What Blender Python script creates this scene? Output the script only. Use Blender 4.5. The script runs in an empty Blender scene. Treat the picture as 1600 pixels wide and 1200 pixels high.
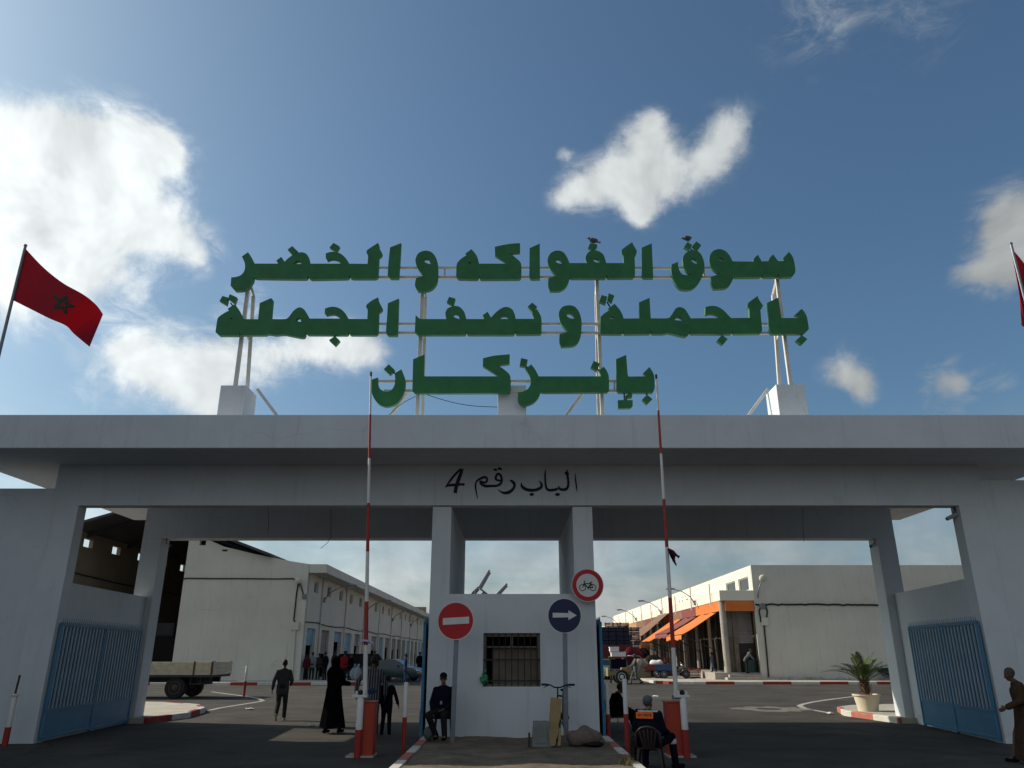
import bpy, bmesh, math, random
from mathutils import Vector, Matrix
from mathutils.geometry import tessellate_polygon
R = math.radians
random.seed(7)
sc = bpy.context.scene
col = sc.collection

# ------------------------------------------------------------------ camera
FPX, PITCH, EYE = 1185.0, math.atan(422 / 1185.0), 1.75
cd = bpy.data.cameras.new('camera')
cam = bpy.data.objects.new('camera', cd)
col.objects.link(cam)
cam.location = (0, 0, EYE)
cam.rotation_euler = (math.pi / 2 + PITCH, 0, 0)
cd.sensor_width = 36
cd.lens = FPX / 1600 * 36
cd.clip_start, cd.clip_end = 0.1, 5000
sc.camera = cam
SP, CP = math.sin(PITCH), math.cos(PITCH)


def ray(u, v):
    x, y = (u - 800) / FPX, (600 - v) / FPX
    return Vector((x, CP - y * SP, SP + y * CP))


def at(u, v, D):                      # point of the photograph at distance D in front of the viewer
    r = ray(u, v)
    return Vector((0, 0, EYE)) + r * (D / r.y)


def gnd(u, v, z=0.0):                 # where a pixel meets level z
    r = ray(u, v)
    return Vector((0, 0, EYE)) + r * ((z - EYE) / r.z)


# ------------------------------------------------------------------ light
SUN = Vector((-1.5, 0.42, 1.0)).normalized()
ELEV = math.asin(SUN.z)
ROT = math.atan2(SUN.x, SUN.y)
ld = bpy.data.lights.new('sun', 'SUN')
ld.energy, ld.angle, ld.color = 4.6, R(0.5), (1.0, 0.90, 0.75)
sun = bpy.data.objects.new('sun', ld)
col.objects.link(sun)
sun.rotation_euler = (-SUN).to_track_quat('-Z', 'Y').to_euler()
sun.location = (-40, 12, 40)
sc.view_settings.view_transform = 'Standard'
sc.view_settings.look = 'None'
sc.view_settings.exposure = 0.0
sc.view_settings.gamma = 1.0
sc.view_settings.use_curve_mapping = False

world = bpy.data.worlds.new('World')
sc.world = world
world.use_nodes = True
W = world.node_tree
W.nodes.clear()


def wn(t, **k):
    n = W.nodes.new(t)
    for a, b in k.items():
        setattr(n, a, b)
    return n


def lk(a, b):
    W.links.new(a, b)


def wm(op, a, b=None, c=None, clamp=False):
    n = wn('ShaderNodeMath', operation=op, use_clamp=clamp)
    for i, q in enumerate((a, b, c)):
        if q is None:
            continue
        if isinstance(q, (int, float)):
            n.inputs[i].default_value = q
        else:
            lk(q, n.inputs[i])
    return n.outputs[0]


sky = wn('ShaderNodeTexSky', sky_type='NISHITA', sun_disc=False)
sky.sun_elevation, sky.sun_rotation = ELEV, ROT
sky.air_density, sky.dust_density, sky.ozone_density, sky.altitude = 1.0, 2.8, 4.0, 0
SKYK = 0.112
tc = wn('ShaderNodeTexCoord')
nrm = wn('ShaderNodeVectorMath', operation='NORMALIZE')
lk(tc.outputs['Generated'], nrm.inputs[0])
DIR = nrm.outputs[0]


def noise(scale, detail, rough, dist=0.0, vec=None):
    n = wn('ShaderNodeTexNoise')
    n.inputs['Scale'].default_value = scale
    n.inputs['Detail'].default_value = detail
    n.inputs['Roughness'].default_value = rough
    n.inputs['Distortion'].default_value = dist
    lk(vec or DIR, n.inputs['Vector'])
    return n.outputs[0]


CLOUDS = [  # direction (as seen from the gate road), angular size, weight
    (-40, 320, 100, 1), (60, 290, 88, 1), (135, 238, 60, 1), (220, 232, 44, 1), (262, 240, 24, .9), (185, 315, 70, 1), (262, 372, 44, .9), (310, 402, 24, .8),
    (100, 390, 78, .9), (150, 430, 46, .5), (20, 232, 44, 1), (10, 440, 70, .5), (215, 455, 26, .45),
    (235, 560, 50, .85), (300, 590, 46, .8), (360, 555, 44, .8), (425, 560, 34, .7), (195, 545, 24, .6), (535, 540, 36, .75), (578, 552, 26, .6),
    (480, 540, 30, .7), (330, 635, 36, .6), (390, 480, 40, .35), (140, 600, 50, .2),
    (1012, 228, 35, .9), (962, 275, 34, .9), (1048, 275, 36, .9), (1000, 315, 30, .85), (918, 293, 30, .9), (1137, 205, 30, .9),
    (1108, 248, 30, .8), (1000, 338, 14, .6), (880, 305, 20, .75), (1020, 185, 18, .7), (880, 240, 12, .5),
    (1582, 325, 36, .9), (1562, 360, 30, .8), (1608, 390, 50, .85), (1530, 425, 24, .55), (1575, 425, 36, .7), (1495, 430, 18, .4),
    (1318, 582, 27, .75), (1348, 602, 20, .6), (1478, 592, 27, .7), (1503, 602, 20, .6), (1470, 640, 30, .45), (1560, 590, 24, .35), (1350, 625, 18, .4),
    (1330, 20, 90, .25), (1240, 10, 60, .2), (1450, 25, 60, .2),
    # clouds the photograph does not show, round the rest of the sky
    (-500, 300, 160, .9), (-700, 500, 200, .9), (2200, 200, 160, .9), (2500, 420, 180, .9), (3000, 300, 150, .8)]
FILL_CLOUDS = [((-.3, -1, .45), None, 330, 1), ((.5, -1, .6), None, 360, 1), ((.9, -.5, .35), None, 300, 1), ((-.9, -.6, .5), None, 300, 1), ((.1, -.7, 1.1), None, 280, .9), ((0, -1, .25), None, 300, .9)]  # unseen clouds behind the camera, added for a whiter, stronger fill light
tot = None
for (u, v, r, w) in CLOUDS + FILL_CLOUDS:
    d = Vector(u) if v is None else ray(u, v)
    L = d.length if v is not None else 1.0
    d.normalize()
    s = (r * 0.80 / FPX) / L
    dp = wn('ShaderNodeVectorMath', operation='DOT_PRODUCT')
    lk(DIR, dp.inputs[0])
    dp.inputs[1].default_value = d
    k = 1.0 / (s * s)
    e = wm('POWER', math.e, wm('MULTIPLY_ADD', dp.outputs['Value'], k, -k))
    tot = wm('MULTIPLY', e, w) if tot is None else wm('MULTIPLY_ADD', e, w, tot)
n1 = noise(8.0, 10.0, 0.66, 0.35)
n2 = noise(30.0, 8.0, 0.68, 0.2)
off = wn('ShaderNodeVectorMath', operation='ADD')
lk(DIR, off.inputs[0])
off.inputs[1].default_value = SUN * 0.030
n1s = noise(8.0, 4.0, 0.6, 0.35, off.outputs[0])
n1c = noise(8.0, 4.0, 0.6, 0.35)
sepd = wn('ShaderNodeSeparateXYZ')
lk(DIR, sepd.inputs[0])
field = wm('ADD', wm('MULTIPLY', wm('MINIMUM', tot, 1.3), 0.95), wm('MULTIPLY_ADD', n1, 1.9, -0.98))
field = wm('ADD', field, wm('MULTIPLY_ADD', n2, 0.75, -0.375))
mr = wn('ShaderNodeMapRange', interpolation_type='SMOOTHSTEP')
lk(field, mr.inputs['Value'])
mr.inputs['From Min'].default_value, mr.inputs['From Max'].default_value = 0.16, 1.0
mr.inputs['To Max'].default_value = 0.97
mpw = wn('ShaderNodeMapping')
mpw.inputs['Scale'].default_value = (1.0, 1.0, 2.2)
mpw.inputs['Rotation'].default_value = (0.3, 0.25, 0.5)
lk(DIR, mpw.inputs['Vector'])
n4 = noise(13.0, 9.0, 0.66, 0.8, mpw.outputs[0])
wisp = wn('ShaderNodeMapRange', interpolation_type='SMOOTHSTEP')
lk(wm('MULTIPLY', wm('MULTIPLY', tot, 2.6, clamp=True), wm('MULTIPLY_ADD', n4, 2.8, -1.05, clamp=True)), wisp.inputs['Value'])
wisp.inputs['From Min'].default_value, wisp.inputs['From Max'].default_value = 0.05, 0.9
wisp.inputs['To Max'].default_value = 0.5
gate_by_blob = wm('MAXIMUM', wm('MULTIPLY', mr.outputs[0], wm('MULTIPLY', tot, 3.0, clamp=True)), wisp.outputs[0])
# thin veil of cloud close to the horizon
hz = wn('ShaderNodeMapRange', interpolation_type='SMOOTHSTEP')
lk(sepd.outputs['Z'], hz.inputs['Value'])
hz.inputs['From Min'].default_value, hz.inputs['From Max'].default_value = 0.30, 0.03
mp = wn('ShaderNodeMapping')
mp.inputs['Scale'].default_value = (1, 1, 3.0)
lk(DIR, mp.inputs['Vector'])
n3 = noise(5.0, 8.0, 0.6, 0.3, mp.outputs[0])
veil = wm('MULTIPLY', hz.outputs[0], wm('MULTIPLY_ADD', n3, 2.6, -0.62, clamp=True))
dens = wm('MAXIMUM', gate_by_blob, wm('MULTIPLY', veil, 0.9))
# brightness of cloud: brighter towards the sun
sd = wn('ShaderNodeVectorMath', operation='DOT_PRODUCT')
lk(DIR, sd.inputs[0])
sd.inputs[1].default_value = SUN
sb = wn('ShaderNodeMapRange')
lk(sd.outputs['Value'], sb.inputs['Value'])
sb.inputs['From Min'].default_value, sb.inputs['From Max'].default_value = 0.0, 0.75
sb.inputs['To Min'].default_value, sb.inputs['To Max'].default_value = 0.42, 0.98
shade = wm('MINIMUM', wm('MAXIMUM', wm('MULTIPLY_ADD', wm('SUBTRACT', n1c, n1s), 1.1, 0.98), 0.78), 1.12)
lum = wm('MULTIPLY', sb.outputs[0], shade)
cc = wn('ShaderNodeCombineXYZ')
lk(wm('MULTIPLY', lum, 0.95), cc.inputs[0])
lk(wm('MULTIPLY', lum, 1.0), cc.inputs[1])
lk(wm('MULTIPLY', lum, 1.0), cc.inputs[2])
hs = wn('ShaderNodeVectorMath', operation='MULTIPLY')
lk(sky.outputs[0], hs.inputs[0])
hs.inputs[1].default_value = (SKYK * .80, SKYK * .965, SKYK * .95)          # white balance of the camera
mx = wn('ShaderNodeMix', data_type='RGBA')
lk(dens, mx.inputs[0])
lk(hs.outputs[0], mx.inputs[6])
lk(cc.outputs[0], mx.inputs[7])
bg = wn('ShaderNodeBackground')
bg.inputs['Strength'].default_value = 1.0
lk(mx.outputs[2], bg.inputs['Color'])
wo = wn('ShaderNodeOutputWorld')
lk(bg.outputs[0], wo.inputs['Surface'])


# ------------------------------------------------------------------ materials
def pm(name, c, rough=0.8, var=0.15, scale=2.0, bump=0.15, bscale=60.0, metal=0.0, stain=None, streak=0.0, spec=0.4, trans=0.0):
    m = bpy.data.materials.new(name)
    m.use_nodes = True
    t = m.node_tree
    b = t.nodes['Principled BSDF']
    b.inputs['Roughness'].default_value = rough
    b.inputs['Metallic'].default_value = metal
    b.inputs['Specular IOR Level'].default_value = spec
    co = t.nodes.new('ShaderNodeTexCoord')

    def nz(s, d, ro, vec=None):
        n = t.nodes.new('ShaderNodeTexNoise')
        n.inputs['Scale'].default_value = s
        n.inputs['Detail'].default_value = d
        n.inputs['Roughness'].default_value = ro
        t.links.new(vec or co.outputs['Object'], n.inputs['Vector'])
        return n.outputs[0]

    def rmp(src, a, bb, lo, hi):
        q = t.nodes.new('ShaderNodeMapRange')
        q.inputs['From Min'].default_value, q.inputs['From Max'].default_value = a, bb
        q.inputs['To Min'].default_value, q.inputs['To Max'].default_value = lo, hi
        t.links.new(src, q.inputs['Value'])
        return q.outputs[0]

    def mixc(fac, A, B):
        q = t.nodes.new('ShaderNodeMix')
        q.data_type = 'RGBA'
        if isinstance(fac, float):
            q.inputs[0].default_value = fac
        else:
            t.links.new(fac, q.inputs[0])
        for i, z in ((6, A), (7, B)):
            if isinstance(z, tuple):
                q.inputs[i].default_value = (*z, 1)
            else:
                t.links.new(z, q.inputs[i])
        return q.outputs[2]
    lo = tuple(x * (1 - var) for x in c)
    hi = tuple(min(1, x * (1 + var)) for x in c)
    cur = mixc(rmp(nz(scale, 7, 0.65), 0.3, 0.7, 0, 1), lo, hi)
    if stain:
        cur = mixc(rmp(nz(stain[1], 8, 0.7), stain[2], stain[2] + 0.12, 0, stain[3]), cur, stain[0])
    if streak:
        mpn = t.nodes.new('ShaderNodeMapping')
        mpn.inputs['Scale'].default_value = (2.2, 2.2, 0.16)
        t.links.new(co.outputs['Object'], mpn.inputs['Vector'])
        cur = mixc(rmp(nz(2.2, 6, 0.7, mpn.outputs[0]), 0.55, 0.78, 0, streak), cur, tuple(x * 0.45 for x in c))
    t.links.new(cur, b.inputs['Base Color'])
    if bump:
        bp = t.nodes.new('ShaderNodeBump')
        bp.inputs['Strength'].default_value = bump
        bp.inputs['Distance'].default_value = 0.02
        t.links.new(nz(bscale, 5, 0.6), bp.inputs['Height'])
        t.links.new(bp.outputs[0], b.inputs['Normal'])
    return m


M = {}
M['plaster'] = pm('white_plaster', (0.575, 0.605, 0.635), 0.9, 0.07, 0.7, 0.25, 45, stain=((0.40, 0.36, 0.30), 1.1, 0.60, 0.42), streak=0.32)
M['cream'] = pm('cream_plaster', (0.56, 0.54, 0.475), 0.9, 0.10, 0.35, 0.25, 30, stain=((0.36, 0.31, 0.24), 0.5, 0.60, 0.5), streak=0.45)
M['white_paint'] = pm('white_wall_paint', (0.72, 0.67, 0.56), 0.9, 0.06, 0.5, 0.2, 30, stain=((0.5, 0.45, 0.36), 0.8, 0.66, 0.4), streak=0.25)
M['green'] = pm('green_sign_paint', (0.012, 0.145, 0.042), 0.45, 0.22, 3, 0.05, 30, stain=((0.02, 0.12, 0.05), 2.0, 0.6, 0.6))
M['green_side'] = pm('green_sign_edge', (0.03, 0.15, 0.06), 0.5, 0.15, 3, 0.05, 30)
M['metal_white'] = pm('white_steel_tube', (0.60, 0.57, 0.53), 0.5, 0.1, 5, 0.05, 60, stain=((0.30, 0.16, 0.08), 6, 0.66, 0.6))
M['red'] = pm('red_paint', (0.31, 0.020, 0.016), 0.5, 0.15, 3, 0.08, 40, stain=((0.2, 0.05, 0.04), 7, 0.64, 0.5))
M['orange_red'] = pm('orange_red_enamel', (0.34, 0.036, 0.014), 0.5, 0.12, 3, 0.06, 40, stain=((0.25, 0.06, 0.03), 5, 0.66, 0.5))
M['white_band'] = pm('white_band_paint', (0.62, 0.60, 0.58), 0.5, 0.08, 4, 0.06, 40, stain=((0.3, 0.22, 0.16), 8, 0.66, 0.5))
M['kerb_red'] = pm('red_kerb_paint', (0.30, 0.035, 0.03), 0.8, 0.25, 5, 0.3, 40, stain=((0.25, 0.2, 0.16), 6, 0.58, 0.6))
M['kerb_red_pale'] = pm('faded_red_kerb_paint', (0.40, 0.13, 0.09), 0.8, 0.25, 5, 0.3, 40, stain=((0.3, 0.24, 0.18), 6, 0.58, 0.6))
M['kerb_white'] = pm('white_kerb_paint', (0.55, 0.53, 0.47), 0.8, 0.15, 5, 0.3, 40, stain=((0.25, 0.21, 0.16), 6, 0.6, 0.7))
M['concrete'] = pm('concrete', (0.34, 0.31, 0.27), 0.9, 0.2, 1.5, 0.3, 30, stain=((0.2, 0.17, 0.13), 1.2, 0.58, 0.6))
M['paving'] = pm('pale_paving', (0.42, 0.38, 0.31), 0.9, 0.2, 1.5, 0.3, 30, stain=((0.22, 0.19, 0.14), 1.0, 0.6, 0.6))
M['dirt'] = pm('bare_dirt', (0.15, 0.115, 0.08), 0.95, 0.45, 2.2, 0.9, 25, stain=((0.05, 0.04, 0.03), 3, 0.58, 0.7))
M['asphalt'] = pm('asphalt', (0.056, 0.051, 0.044), 0.92, 0.38, 0.6, 0.5, 90, stain=((0.098, 0.088, 0.070), 0.16, 0.53, 0.75), spec=0.2)
M['marking'] = pm('worn_road_paint', (0.38, 0.36, 0.31), 0.85, 0.3, 6, 0.2, 40, stain=((0.12, 0.11, 0.09), 7, 0.52, 0.8))
M['sand'] = pm('pale_sand_patch', (0.15, 0.137, 0.11), 0.95, 0.5, 2.5, 0.3, 40)
M['blue_gate'] = pm('blue_gate_paint', (0.035, 0.155, 0.27), 0.5, 0.15, 2, 0.08, 40, stain=((0.03, 0.10, 0.18), 3, 0.6, 0.6))
M['blue_slat'] = pm('pale_blue_slat_paint', (0.23, 0.34, 0.44), 0.5, 0.15, 2, 0.08, 40, stain=((0.06, 0.15, 0.22), 4, 0.6, 0.5))
M['blue_dark'] = pm('dark_blue_backing', (0.012, 0.06, 0.13), 0.7, 0.15, 2, 0.05, 40)
M['navy_ink'] = pm('navy_wall_lettering', (0.016, 0.012, 0.035), 0.8, 0.2, 8, 0, 10)
M['sign_red'] = pm('traffic_sign_red', (0.42, 0.008, 0.015), 0.4, 0.06, 3, 0, 10)
M['sign_white'] = pm('traffic_sign_white', (0.62, 0.61, 0.60), 0.4, 0.06, 3, 0, 10)
M['sign_blue'] = pm('traffic_sign_blue', (0.008, 0.012, 0.06), 0.4, 0.06, 3, 0, 10)
M['black'] = pm('black_paint', (0.012, 0.012, 0.014), 0.5, 0.2, 5, 0, 10)
M['galv'] = pm('galvanised_steel', (0.20, 0.22, 0.25), 0.5, 0.15, 8, 0.05, 40, metal=0.5)
M['rubber'] = pm('rubber', (0.018, 0.018, 0.018), 0.85, 0.2, 8, 0.2, 60)
M['glass_dark'] = pm('dark_glass', (0.02, 0.025, 0.03), 0.12, 0.1, 2, 0, 10, spec=0.6)
M['glass_blue'] = pm('bluish_window_pane', (0.10, 0.14, 0.18), 0.15, 0.2, 2, 0, 10, spec=0.6)
M['flag_red'] = pm('red_flag_cloth', (0.34, 0.02, 0.04), 0.85, 0.08, 4, 0.05, 90)
tn = M['flag_red'].node_tree
bs_ = tn.nodes['Principled BSDF']
tl = tn.nodes.new('ShaderNodeBsdfTranslucent')
tl.inputs['Color'].default_value = (0.50, 0.05, 0.08, 1)
ms_ = tn.nodes.new('ShaderNodeMixShader')
ms_.inputs[0].default_value = 0.48
tn.links.new(bs_.outputs[0], ms_.inputs[1])
tn.links.new(tl.outputs[0], ms_.inputs[2])
tn.links.new(ms_.outputs[0], tn.nodes['Material Output'].inputs['Surface'])
M['flag_green'] = pm('green_star_cloth', (0.012, 0.05, 0.03), 0.85, 0.08, 4, 0, 90)
M['skin'] = pm('brown_skin', (0.22, 0.105, 0.06), 0.6, 0.12, 20, 0.05, 120)
M['skin_dark'] = pm('dark_brown_skin', (0.09, 0.04, 0.025), 0.6, 0.12, 20, 0.05, 120)
M['hair'] = pm('black_hair', (0.012, 0.010, 0.009), 0.7, 0.3, 40, 0.4, 200)
M['hair_grey'] = pm('greying_hair', (0.05, 0.042, 0.036), 0.8, 0.4, 40, 0.4, 200)


def cloth(n, c, v=0.2):
    M[n] = pm(n + '_cloth', c, 0.95, v, 9, 0.35, 22, spec=0.0)


for n, c in dict(suit_grey=(0.060, 0.060, 0.064), trouser_grey=(0.034, 0.032, 0.031), robe_black=(0.004, 0.004, 0.005), navy=(0.008, 0.010, 0.018),
                 jean=(0.03, 0.05, 0.10), white_shirt=(0.22, 0.25, 0.28), red_jacket=(0.22, 0.014, 0.018), brown_robe=(0.055, 0.034, 0.024),
                 dark=(0.02, 0.019, 0.02), grey_work=(0.10, 0.11, 0.11), cap_grey=(0.09, 0.11, 0.12), olive=(0.035, 0.033, 0.022), blue_work=(0.03, 0.08, 0.18),
                 striped_base=(0.03, 0.032, 0.042), reflective=(0.5, 0.5, 0.5), orange_patch=(0.85, 0.16, 0.03), lavender=(0.42, 0.36, 0.45),
                 beige=(0.25, 0.21, 0.15), shoe_black=(0.01, 0.01, 0.01), shoe_pale=(0.35, 0.33, 0.30), maroon=(0.07, 0.014, 0.02)).items():
    cloth(n, c)
M['wood'] = pm('weathered_plank_paint', (0.52, 0.45, 0.32), 0.85, 0.25, 4, 0.3, 30, stain=((0.20, 0.08, 0.03), 4, 0.6, 0.7))
M['ply'] = pm('plywood', (0.27, 0.18, 0.08), 0.8, 0.15, 4, 0.15, 30)
M['chassis'] = pm('dirty_dark_steel', (0.03, 0.03, 0.032), 0.7, 0.3, 4, 0.2, 30)
M['rust'] = pm('rusty_rim', (0.09, 0.055, 0.035), 0.8, 0.3, 6, 0.2, 30)
M['sack'] = pm('woven_sack', (0.16, 0.12, 0.10), 0.95, 0.25, 8, 0.6, 60)
M['box_grey'] = pm('grey_plastic_box', (0.17, 0.185, 0.18), 0.7, 0.15, 4, 0.1, 30)
M['bag_green'] = pm('green_plastic_bag', (0.02, 0.20, 0.09), 0.35, 0.2, 9, 0.6, 18)
M['board'] = pm('brown_board', (0.16, 0.13, 0.10), 0.85, 0.25, 3, 0.1, 30)
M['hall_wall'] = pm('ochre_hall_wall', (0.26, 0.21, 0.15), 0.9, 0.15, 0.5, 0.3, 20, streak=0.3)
M['roof_sheet'] = pm('dark_roof_sheet', (0.055, 0.052, 0.060), 0.7, 0.2, 0.6, 0.2, 20)
M['shutter_blue'] = pm('blue_roller_shutter', (0.13, 0.28, 0.42), 0.5, 0.2, 1, 0.05, 20)
M['shutter_grey'] = pm('grey_roller_shutter', (0.20, 0.19, 0.18), 0.6, 0.2, 1, 0.05, 20)
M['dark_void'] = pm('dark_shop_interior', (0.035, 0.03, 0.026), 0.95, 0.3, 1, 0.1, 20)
M['orange'] = pm('orange_awning', (0.62, 0.17, 0.035), 0.85, 0.12, 1.5, 0.1, 40)
M['maroon_aw'] = pm('maroon_awning', (0.20, 0.055, 0.05), 0.85, 0.15, 1.5, 0.1, 40)
M['brown_aw'] = pm('brown_awning', (0.20, 0.11, 0.07), 0.85, 0.15, 1.5, 0.1, 40)
M['tan_aw'] = pm('tan_awning', (0.42, 0.24, 0.11), 0.85, 0.15, 1.5, 0.1, 40)
M['crate_blue'] = pm('dark_blue_crate_plastic', (0.012, 0.022, 0.055), 0.5, 0.2, 3, 0.1, 20)
M['crate_red'] = pm('dark_red_crate_plastic', (0.12, 0.010, 0.012), 0.5, 0.2, 3, 0.1, 20)
M['foam'] = pm('white_foam', (0.68, 0.68, 0.66), 0.8, 0.06, 3, 0.1, 40)
M['car_teal'] = pm('dark_teal_car_paint', (0.012, 0.035, 0.04), 0.3, 0.1, 1, 0, 10, spec=0.6)
M['car_green'] = pm('dull_green_car_paint', (0.04, 0.10, 0.08), 0.35, 0.1, 1, 0, 10, spec=0.6)
M['chrome'] = pm('chrome', (0.6, 0.6, 0.6), 0.25, 0.05, 2, 0, 10, metal=0.9)
M['leaf'] = pm('palm_leaf', (0.065, 0.10, 0.025), 0.6, 0.35, 6, 0, 10)
M['leaf_dry'] = pm('dry_palm_leaf', (0.16, 0.13, 0.05), 0.7, 0.3, 6, 0, 10)
M['bark'] = pm('palm_bark', (0.10, 0.055, 0.03), 0.9, 0.4, 12, 0.8, 25)
M['pot'] = pm('cream_plant_pot', (0.62, 0.56, 0.42), 0.6, 0.06, 3, 0.05, 30)
M['chair_brown'] = pm('brown_plastic_chair', (0.028, 0.018, 0.014), 0.4, 0.2, 4, 0.05, 30)
M['chair_white'] = pm('pale_plastic_chair', (0.42, 0.38, 0.42), 0.5, 0.1, 4, 0.05, 30)
M['bird'] = pm('grey_feather', (0.10, 0.10, 0.11), 0.8, 0.5, 25, 0.2, 60)
M['cart_yellow'] = pm('yellow_cart_wood', (0.24, 0.18, 0.08), 0.8, 0.25, 5, 0.2, 30)
M['blue_plastic'] = pm('blue_plastic', (0.015, 0.05, 0.13), 0.5, 0.15, 3, 0.05, 30)
M['bin_green'] = pm('dark_green_bin_plastic', (0.012, 0.035, 0.03), 0.6, 0.15, 3, 0.05, 30)
M['cable'] = pm('black_cable', (0.012, 0.011, 0.011), 0.7, 0.1, 3, 0, 10)
M['weed'] = pm('dry_weed', (0.12, 0.12, 0.04), 0.8, 0.4, 12, 0, 10)




def cracks(key, scale, width, dark, fac, warp):
    """thin irregular crack lines over a material's colour"""
    t = M[key].node_tree
    bsdf = t.nodes['Principled BSDF']
    src = bsdf.inputs['Base Color'].links[0].from_socket
    co = t.nodes.new('ShaderNodeTexCoord')
    nz = t.nodes.new('ShaderNodeTexNoise')
    nz.inputs['Scale'].default_value, nz.inputs['Detail'].default_value = scale * 2.2, 6
    ad = t.nodes.new('ShaderNodeVectorMath')
    ad.operation = 'MULTIPLY_ADD'
    t.links.new(co.outputs['Object'], nz.inputs['Vector'])
    t.links.new(nz.outputs[1], ad.inputs[0])
    ad.inputs[1].default_value = (warp, warp, warp)
    t.links.new(co.outputs['Object'], ad.inputs[2])
    vo = t.nodes.new('ShaderNodeTexVoronoi')
    vo.feature = 'DISTANCE_TO_EDGE'
    vo.inputs['Scale'].default_value = scale
    t.links.new(ad.outputs[0], vo.inputs['Vector'])
    mrr = t.nodes.new('ShaderNodeMapRange')
    mrr.inputs['From Min'].default_value, mrr.inputs['From Max'].default_value = width, width * .25
    t.links.new(vo.outputs['Distance'], mrr.inputs['Value'])
    n2_ = t.nodes.new('ShaderNodeTexNoise')
    n2_.inputs['Scale'].default_value = scale * .9
    t.links.new(co.outputs['Object'], n2_.inputs['Vector'])
    m2 = t.nodes.new('ShaderNodeMapRange')
    m2.inputs['From Min'].default_value, m2.inputs['From Max'].default_value = .52, .62
    m2.inputs['To Max'].default_value = fac
    t.links.new(n2_.outputs[0], m2.inputs['Value'])
    mu = t.nodes.new('ShaderNodeMath')
    mu.operation = 'MULTIPLY'
    t.links.new(mrr.outputs[0], mu.inputs[0])
    t.links.new(m2.outputs[0], mu.inputs[1])
    mi = t.nodes.new('ShaderNodeMix')
    mi.data_type = 'RGBA'
    t.links.new(mu.outputs[0], mi.inputs[0])
    t.links.new(src, mi.inputs[6])
    mi.inputs[7].default_value = (*dark, 1)
    t.links.new(mi.outputs[2], bsdf.inputs['Base Color'])


cracks('asphalt', 0.22, 0.012, (0.02, 0.018, 0.016), 0.8, 0.8)
cracks('plaster', 0.45, 0.006, (0.30, 0.27, 0.23), 0.22, 0.7)
cracks('cream', 0.22, 0.006, (0.22, 0.19, 0.15), 0.5, 1.0)

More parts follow.
